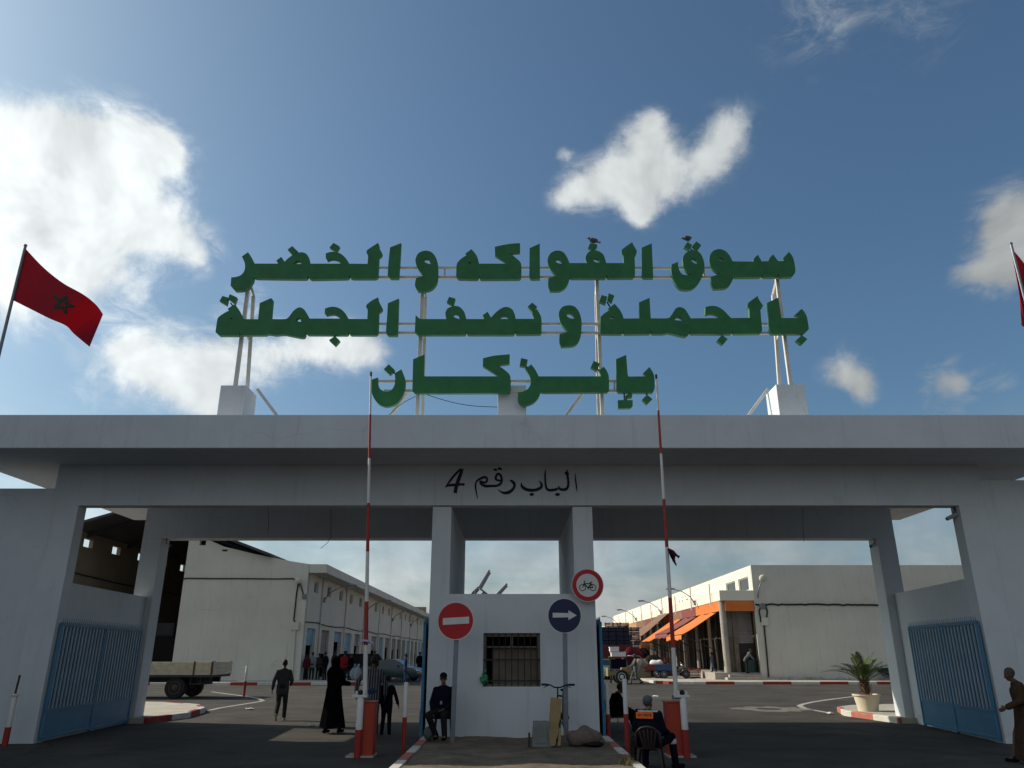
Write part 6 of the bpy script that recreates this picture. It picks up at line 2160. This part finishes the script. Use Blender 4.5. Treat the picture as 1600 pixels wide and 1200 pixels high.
# dark delivery van behind
q = gnd(566, 1063, 0)
t = thing('delivery_van', 'dark boxy van parked left of the teal car', 'van', (q.x, q.y + 1.2, 0))
x, y = q.x, q.y + 1.2
MB().loft([[(x + a, y + s_, z) for a, z in ((-1.9, .35), (-1.95, 1.6), (-1.8, 1.78), (.7, 1.78), (1.25, 1.15), (1.85, .98), (1.95, .35))] for s_ in (-.8, .8)]).build('body', 'dark', t, bevel=.06)
MB().add([(x - .3, y - .81, 1.15), (x + .62, y - .81, 1.15), (x + .45, y - .81, 1.6), (x - .3, y - .81, 1.6)], [(0, 1, 2, 3)]).build('side_window', 'glass_dark', t)
for xw in (-1.2, 1.25):
    for s_ in (-.72, .72):
        wheel(t, (x + xw, y + s_, .31), .31, .2, 'y', 'galv')
for k, (u, v) in enumerate(((552, 1063), (558, 1063.5))):
    q = gnd(u, v, .15)
    t = thing('sack', ['pale full sack standing on the left pavement near the red jacket', 'second pale sack leaning beside the full one near the dark van'][k], 'sack', (q.x, q.y, .15), 'pale sacks on the left pavement')
    b = MB()
    b.ell((q.x, q.y, .55), (.27, .22, .42), None, 16, 10)
    b.cap((q.x, q.y, .9), (q.x + .05, q.y, 1.1), .12, .07)
    for vv in b.v:
        vv.z = max(vv.z, .15)
    b.build('body', 'white_shirt', t, smooth=True)
# little bundles by the seated people
for k, (u, v, m_, lb) in enumerate(((407, 1060, 'blue_plastic', 'blue bundle on the pavement left of the seated man in olive'), (456, 1061, 'maroon', 'dark red bundle on the pavement by the corner of the left hall'))):
    q = gnd(u, v, .15)
    b = MB()
    b.ell((q.x, q.y, .37), (.38, .28, .30), None, 14, 9)
    for vv in b.v:
        vv += V((math.sin(vv.z * 14) * .03, 0, math.sin(vv.x * 12) * .04))
        vv.z = max(vv.z, .15)
    tag(b.build('bundle', m_, None, smooth=True), lb, 'bundle')

# loaded lorry at the mouth of the right street
q = gnd(968, 1056, 0)
lx, ly = 8.6, 66.0
t = thing('lorry', 'red sided lorry with a dark load standing in the right street', 'truck', (lx, ly, 0))
MB().box(lx - 1.2, lx + 1.35, ly, ly + 6, .85, 1.0).build('bed_floor', 'chassis', t)
b = MB()
for k in range(4):
    b.box(lx + 1.30, lx + 1.36, ly, ly + 6, 1.02 + k * .36, 1.35 + k * .36)
b.build('side_board', 'red', t)
b = MB()
for k in range(4):
    b.box(lx - 1.2, lx + 1.3, ly - .07, ly - .01, 1.02 + k * .36, 1.35 + k * .36)
b.build('tailgate', 'crate_red', t)
b = MB()
for k in range(4):
    b.box(lx - 1.26, lx - 1.20, ly, ly + 6, 1.02 + k * .36, 1.35 + k * .36)
b.build('side_board', 'red', t)
for s_ in (-.95, .95):
    wheel(t, (lx + .07 + s_, ly + 1.2, .48), .48, .3, 'x')
    wheel(t, (lx + .07 + s_, ly + 7.2, .48), .48, .28, 'x')
MB().loft([[(x, ly + yq, z) for yq, z in ((6.2, .8), (6.2, 2.7), (7.9, 2.7), (8.2, 1.8), (8.3, .8))] for x in (lx - 1.1, lx + 1.25)]).build('cab', 'red', t, bevel=.05)
n = 0
crate = None


def crate_at(x, y, z, mat, label, group, sx=.62, sy=.5, sz=.34):
    t = thing('crate', label, 'crate', (x, y, z), group)
    b = MB()
    w = .03
    b.box(x - sx / 2, x + sx / 2, y - sy / 2, y + sy / 2, z + .002, z + .03)
    for k in range(3):
        za, zb = z + .035 + k * (sz - .04) / 3, z + (k + 1) * (sz - .04) / 3
        b.box(x - sx / 2, x + sx / 2, y - sy / 2, y - sy / 2 + w, za, zb)
        b.box(x - sx / 2, x + sx / 2, y + sy / 2 - w, y + sy / 2, za, zb)
        b.box(x - sx / 2, x - sx / 2 + w, y - sy / 2 + w, y + sy / 2 - w, za, zb)
        b.box(x + sx / 2 - w, x + sx / 2, y - sy / 2 + w, y + sy / 2 - w, za, zb)
    for a in (-1, 1):
        for c in (-1, 1):
            b.box(x + a * (sx / 2 + .008) - .02, x + a * (sx / 2 + .008) + .02, y + c * (sy / 2 + .008) - .02, y + c * (sy / 2 + .008) + .02, z, z + sz - .004)
    b.build('slatted_body', mat, t)
    return t


rows = ['bottom layer', 'second layer', 'third layer', 'fourth layer', 'top layer']
colsn = ['leftmost column', 'second column from the left', 'middle column', 'fourth column from the left', 'rightmost column']
for r_ in range(5):
    for c_ in range(5):
        red = (r_ == 4 and c_ in (1, 2, 3))
        if r_ == 4 and c_ in (0, 4):
            continue
        crate_at(lx - .95 + c_ * .64 - (.2 if r_ > 3 else 0), ly + .32, 2.46 + r_ * .36 if r_ else 2.46, 'crate_red' if red else 'crate_blue',
                 ('dark red crate' if red else 'dark blue crate') + ' on the lorry load, ' + rows[r_] + ', ' + colsn[c_], 'crates loaded on the lorry')
MB().box(lx - 1.1, lx + 1.2, ly + .62, ly + 5.8, 1.01, 3.9).build('load_cover', 'dark', t, bevel=.12)
MB().box(lx - 1.1, lx + 1.25, ly + .05, ly + .6, 1.01, 2.455).build('load_base', 'crate_red', t, bevel=.02)
t2 = thing('covered_pile', 'tall dark covered pile of goods left of the lorry, beside the booth edge', 'pile', (6.4, 66, 0))
MB().loft([[(6.4 + a * k, 67 + c * k, z) for a, c in ((-1, -1), (1, -1), (1, 1.6), (-1, 1.6))] for z, k in ((0, 1.0), (1.2, 1.02), (2.4, .98), (3.4, .9), (3.7, .7))]).build('cover', 'dark', t2, bevel=.1)

# goods piled under the awnings of the right row
piles = (('nearest the orange awning', 12.9, 57.6, 2), ('beneath the maroon awning', 12.4, 63.8, 4), ('beyond the blue tricycle', 11.2, 69.5, 4))
lev = ['bottom crate', 'second crate', 'third crate', 'top crate']
for pi_, (pn, x0_, y0_, nz_) in enumerate(piles):
    for k in range(nz_):
        mt_ = 'crate_red' if (k + pi_) % 3 == 1 else 'crate_blue'
        crate_at(x0_ + .03 * (k % 2), y0_, .151 + k * .345, mt_, ('dark red ' if mt_ == 'crate_red' else 'dark blue ') + lev[k if nz_ == 4 else k * 3] + ' of the pile ' + pn, 'crates piled under the awnings', .75, .6, .343)
for k, (xs, ys, hs_, ws, mt_, lb) in enumerate(((10.6, 60.5, 1.5, .75, 'dark', 'dark tarpaulin covered stall goods behind the blue tricycle'), (9.4, 58.5, 1.25, .6, 'board', 'brown covered goods left of the blue tricycle'), (9.6, 63.5, 2.1, .9, 'maroon', 'tall dark red covered goods by the lorry'), (11.6, 74.0, 2.2, 1.1, 'dark', 'large dark covered goods far under the brown awnings'))):
    t = thing('covered_goods', lb, 'goods', (xs, ys, .15), 'covered goods on the right pavement')
    random.seed(40 + k)
    rings = []
    for i_ in range(7):
        f_ = i_ / 6
        rr_ = ws * (1 - .10 * f_ - (.45 * (f_ - .75) / .25 if f_ > .75 else 0))
        rings.append([(xs + rr_ * (1 + .09 * math.sin(5 * a + k) + .05 * math.sin(9 * a + i_)) * max(-.92, min(.92, 1.25 * math.cos(a))), ys + rr_ * 1.3 * max(-.92, min(.92, 1.25 * math.sin(a))), .15 + hs_ * f_ + .04 * math.sin(3 * a + k)) for a in [2 * math.pi * q_ / 30 for q_ in range(30)]])
    MB().loft(rings).build('tarpaulin', mt_, t, smooth='auto')

# stack of white foam boxes
fbx = at(965, 1022, 52.0).x
for k, (dx_, w2, z0, lb) in enumerate(((0.03, .92, 1.60, 'lower and wider white foam box on the stack right of the booth'), (-.22, .58, 1.90, 'upper white foam box on the stack right of the booth'))):
    t = thing('foam_box', lb, 'box', (fbx + dx_, 52.0, z0), 'white foam boxes stacked right of the booth')
    MB().box(fbx + dx_ - w2 / 2, fbx + dx_ + w2 / 2, 51.75, 52.25, z0, z0 + .22).build('body', 'foam', t, bevel=.02)
    MB().box(fbx + dx_ - w2 / 2 - .02, fbx + dx_ + w2 / 2 + .02, 51.73, 52.27, z0 + .222, z0 + .285).build('lid', 'foam', t, bevel=.02)
t = thing('goods_rack', 'dark rack of goods under the white foam boxes', 'rack', (fbx, 52, 0))
for sx in (-.5, .5):
    for sy in (-.25, .25):
        MB().box(fbx + sx - .03, fbx + sx + .03, 52 + sy - .03, 52 + sy + .03, 0, 1.56).build('upright', 'chassis', t)
MB().box(fbx - .56, fbx + .56, 51.68, 52.32, 1.562, 1.592).build('shelf', 'ply', t)
MB().box(fbx - .52, fbx + .52, 51.78, 52.22, .863, 1.45).build('goods', 'navy', t, bevel=.06)
MB().box(fbx - .46, fbx + .46, 51.73, 52.27, .82, .86).build('shelf', 'ply', t)

# yellow handcart with two rubber wheels
q = gnd(978, 1069, 0)
hx, hy_ = q.x, q.y
cart = thing('handcart', 'yellow wooden handcart with two rubber wheels and a raised handle', 'handcart', (hx, hy_, 0))
b = MB()
for k in range(5):
    b.box(hx - 1.0, hx + .85, hy_ + .05 + k * .2, hy_ + .23 + k * .2, .62, .67)
b.build('deck', 'cart_yellow', cart)
MB().box(hx - 1.0, hx + .85, hy_ + .02, hy_ + .048, .5, .74).build('side_rail', 'cart_yellow', cart)
MB().box(hx - 1.08, hx - 1.002, hy_ + .05, hy_ + 1.0, .45, .95).build('end_board', 'cart_yellow', cart)
for y in (hy_ - .1, hy_ + 1.15):
    wheel(cart, (hx - .25, y, .42), .42, .16, 'y', 'sign_white')
b = MB().tube([(hx + .8, hy_ + .2, .66), (hx + 1.15, hy_ + .2, 1.45), (hx + .95, hy_ + .2, 1.62), (hx + .2, hy_ + .2, 1.65)], .035, 8)
b.build('handle', 'galv', cart, smooth=True)
MB().tube([(hx - .25, hy_ - .1, .42), (hx - .25, hy_ + 1.15, .42)], .03, 8).build('axle', 'chassis', cart)
b = MB()
b.cbox((hx + .2, hy_ + .5, .84), .9, .6, .32).build if False else None
tag(MB().box(hx - .2, hx + .45, hy_ + .2, hy_ + .8, .672, .95).build('box', 'cart_yellow', None, bevel=.02), 'yellow cardboard box riding on the handcart', 'box')


def tricycle(loc, box_mat, label, rz):
    t = thing('cargo_tricycle', label, 'tricycle')
    b = MB()
    b.box(-.95, .35, -.55, .55, .52, .56)
    for s_ in (-1, 1):
        b.box(-.95, .35, s_ * .55 - .02, s_ * .55 + .02, .562, .92)
    b.box(-.97, -.952, -.53, .53, .562, .92).box(.352, .37, -.53, .53, .562, .92)
    b.build('cargo_box', box_mat, t, bevel=.01)
    for s_ in (-.5, .5):
        wheel(t, (-.35, s_, .29), .29, .14, 'y', 'galv')
    wheel(t, (1.15, 0, .29), .29, .12, 'y', 'galv')
    MB().tube([(.35, 0, .5), (.75, 0, .42), (.95, 0, .72), (1.15, 0, .29)], .04, 8).tube([(.95, 0, .72), (.85, 0, 1.02)], .03, 8).build('frame', 'chassis', t)
    MB().tube([(.80, -.36, 1.04), (.86, 0, 1.0), (.80, .36, 1.04)], .02, 7).build('handlebar', 'chrome', t)
    MB().ell((.92, 0, .86), (.10, .11, .11), None, 12, 8).build('headlight', 'chrome', t, smooth=True)
    MB().ell((.45, 0, .72), (.25, .13, .09), None, 12, 7).build('saddle', 'rubber', t, smooth=True)
    return place(t, loc, rz)


q = gnd(1022, 1063, 0)
tricycle((q.x, q.y, .15), 'crate_red', 'dark red cargo tricycle carrying a white bundle', R(160))
b = MB()
b.ell((q.x + .25, q.y, 1.12), (.5, .4, .26), None, 16, 9)
for vv in b.v:
    vv += V((0, 0, .05 * math.sin(vv.x * 9)))
    vv.z = max(vv.z, .73)
tag(b.build('bundle', 'foam', None, smooth=True), 'white bundle heaped in the box of the dark red tricycle', 'bundle')
q = gnd(1046, 1060, .15)
tricycle((q.x, q.y, .15), 'blue_plastic', 'blue cargo tricycle parked under the awnings on the right', R(-10))

# drum tub at the corner shop, red hydrant post
q = gnd(1181, 1052, .58)
t = thing('tub', 'dark green tub in the doorway of the orange corner shop', 'tub', (q.x, q.y, .58))
MB().tube([(16.1, 54.7, .585), (16.1, 54.7, 1.3), (16.1, 54.7, 1.36)], [.40, .46, .48], 20).build('body', 'bin_green', t, smooth='auto')
t.location = (16.1, 54.7, .585)
t.children[0].location = (0, 0, 0)
t.children[0].data.transform(Matrix.Translation(V((q.x, q.y, .58)) - V((16.1, 54.7, .585))))
q = gnd(1136, 1059, .15)
t = thing('hydrant_post', 'short dark red post at the foot of the corner column', 'post', (q.x, q.y, .15))
MB().tube([(q.x, q.y, .15), (q.x, q.y, .75), (q.x, q.y, .8), (q.x, q.y, .92), (q.x, q.y, 1.02)], [.09, .09, .15, .15, .05], 12).build('body', 'crate_red', t, smooth='auto')
MB().tube([(q.x - .2, q.y, .72), (q.x + .2, q.y, .72)], .05, 8).build('outlet', 'crate_red', t)
q = gnd(1079, 1056, .15)
b = MB()
b.ell((q.x, q.y, .3), (.9, .4, .22), None, 14, 8)
for vv in b.v:
    vv += V((0, 0, .05 * math.sin(vv.x * 8)))
    vv.z = max(vv.z, .15)
tag(b.build('sack_heap', 'maroon', None, smooth=True), 'low dark red heap of sacks lying below the orange awning', 'heap')
# half hidden dark bin on the far right pavement
q = gnd(1382, 1066, 0)
t = thing('wheelbarrow', 'dark green wheelbarrow by the far kerb, half hidden by the right pillar', 'wheelbarrow', (q.x, q.y, 0))
x, y = q.x + .35, q.y
MB().loft([[(x - .75, y - .4, .85), (x + .7, y - .4, .95), (x + .7, y + .4, .95), (x - .75, y + .4, .85)], [(x - .3, y - .25, .4), (x + .45, y - .25, .4), (x + .45, y + .25, .4), (x - .3, y + .25, .4)]]).build('tray', 'bin_green', t, bevel=.02)
wheel(t, (x + .6, y, .22), .22, .1, 'y', 'galv')
for s_ in (-.3, .3):
    MB().tube([(x + .6, y + s_ * .3, .22), (x - .2, y + s_, .4), (x - 1.1, y + s_ * 1.1, .72)], .03, 7).build('handle', 'galv', t)
    MB().tube([(x - .3, y + s_, .4), (x - .15, y + s_, 0)], .025, 7).build('leg', 'galv', t)

# ------------------------------------------------------------------ potted palm
q = gnd(1357, 1111, .145)
px_, py_ = q.x, q.y
t = thing('potted_palm', 'young palm with arching fronds in a cream pot beside the right pillar', 'plant', (px_, py_, .145))
b = MB()
n = 28
prof = [(.33, 0), (.335, .02), (.43, .50), (.475, .51), (.475, .56), (.44, .56), (.43, .52), (.40, .46)]
b.loft([[(px_ + r * math.cos(2 * math.pi * k / n), py_ + r * math.sin(2 * math.pi * k / n), .146 + z) for k in range(n)] for r, z in prof])
b.build('pot', 'pot', t, smooth='auto')
b = MB()
random.seed(31)
b.cap((px_, py_, .60), (px_ + .02, py_, 1.12), .15, .10)
for k in range(46):
    a = k * 2.4
    z = .62 + k * .0125
    r0_ = .14 - .03 * k / 46
    c = V((px_ + r0_ * math.cos(a), py_ + r0_ * math.sin(a), z))
    d = V((math.cos(a) * .6, math.sin(a) * .6, 1)).normalized()
    s_ = V((-math.sin(a), math.cos(a), 0)) * .05
    b.add([c - s_, c + s_, c + d * .17 + V((math.cos(a), math.sin(a), 0)) * .04, c + V((math.cos(a), math.sin(a), 0)) * .03], [(0, 1, 2), (0, 2, 3), (1, 3, 2)])
b.build('trunk', 'bark', t)
random.seed(77)
fr_ = []


def frond(az, el, L, droop, mat, roll=0.0):
    b = MB()
    d0 = V((math.cos(az) * math.cos(el), math.sin(az) * math.cos(el), math.sin(el)))
    o_ = V((px_ + .05 * math.cos(az), py_ + .05 * math.sin(az), 1.10))
    pts = []
    for i in range(13):
        s_ = i / 12
        pts.append(o_ + d0 * (L * s_) + V((math.cos(az) * .15 * L * s_ * s_, math.sin(az) * .15 * L * s_ * s_, -droop * L * s_ ** 2.2)))
    b.tube(pts, [.018 * (1 - .8 * i / 12) for i in range(13)], 5)
    for i in range(1, 48):
        s_ = .16 + .83 * i / 47
        k = min(int(s_ * 12), 11)
        f_ = s_ * 12 - k
        c = pts[k] + (pts[k + 1] - pts[k]) * f_
        tg_ = (pts[k + 1] - pts[k]).normalized()
        sd_ = tg_.cross(V((0, 0, 1)))
        if sd_.length < .1:
            sd_ = V((-math.sin(az), math.cos(az), 0))
        sd_.normalize()
        up = sd_.cross(tg_)
        ll = .27 * L * (math.sin(math.pi * min(1, .12 + s_ * .86)) ** .7) * random.uniform(.85, 1.1)
        for sg in (-1, 1):
            dd = (tg_ * .95 + sd_ * sg * .75 + up * (.35 + random.uniform(-.15, .15)) + V((0, 0, -.1))).normalized()
            w_2 = dd.cross(up).normalized() * .0075
            e = c + dd * ll + V((0, 0, -.10 * ll))
            m_ = c + dd * ll * .5
            b.add([c - w_2 * .6, c + w_2 * .6, m_ + w_2, e, m_ - w_2], [(0, 1, 2, 4), (4, 2, 3)])
    b.build('frond', mat, t)


for az, el, L, dr in ((182, 38, 1.65, .42), (172, 50, 1.35, .36), (200, 46, 1.30, .40), (150, 62, 1.1, .3), (8, 46, 1.3, .26), (22, 60, 1.25, .2), (-16, 38, 1.1, .3), (35, 70, 1.2, .2), (60, 64, 1.2, .3), (95, 70, 1.15, .2), (120, 60, 1.2, .35), (230, 60, 1.1, .35), (265, 66, 1.0, .3), (300, 58, 1.1, .4), (330, 62, 1.1, .25), (85, 84, 1.15, .08), (200, 80, 1.1, .1), (340, 78, 1.2, .1), (270, 45, .9, .5)):
    frond(R(az), R(el), L * .98, dr, 'leaf' if random.random() < .85 else 'leaf_dry')

t.scale = (.84, .84, .84)

# dry weeds at the corner of the island
random.seed(12)
b = MB()
wc = gnd(985, 1193, IZ)
for k in range(160):
    x, y = wc.x + random.gauss(0, .14), wc.y + random.gauss(0, .16)
    x = min(x, IX1 - .2)
    a = random.uniform(0, 6.28)
    h_ = random.uniform(.04, .14)
    d = V((math.cos(a), math.sin(a), 0))
    b.add([(x - d.y * .005, y + d.x * .005, IZ - .02), (x + d.y * .005, y - d.x * .005, IZ - .02), (x + d.x * h_ * .6, y + d.y * h_ * .6, IZ + h_)], [(0, 1, 2)])
tag(b.build('weeds', 'weed'), 'dry weeds growing at the right corner of the traffic island', 'weeds', kind='stuff')


# security cameras under the canopy
def cctv(p, d, label):
    t = thing('security_camera', label, 'camera', p, 'security cameras on the gate pillars')
    d = V(d).normalized()
    MB().tube([p, p + V((0, -.06, -.08)), p + V((0, -.06, -.14)) + d * .05], .014, 6).build('bracket', 'chassis', t)
    c = p + V((0, -.06, -.18)) + d * .10
    b = MB().beam(c - d * .13, c + d * .13, .085, .085)
    h_ = b.build('housing', 'galv', t, bevel=.012)
    MB().tube([c + d * .1302, c + d * .15], .03, 10).build('lens', 'black', h_)
    return t


cctv(V((10.22, 17.5, 4.955)), (-.75, .3, -.35), 'grey security camera at the top of the right front opening')
cctv(V((10.55, 22.36, 4.93)), (-.8, -.4, -.3), 'dark security camera under the rear beam at the right pillar')
cctv(V((-10.05, 22.36, 4.93)), (.7, -.4, -.3), 'small dark security camera under the rear beam at the left pillar')
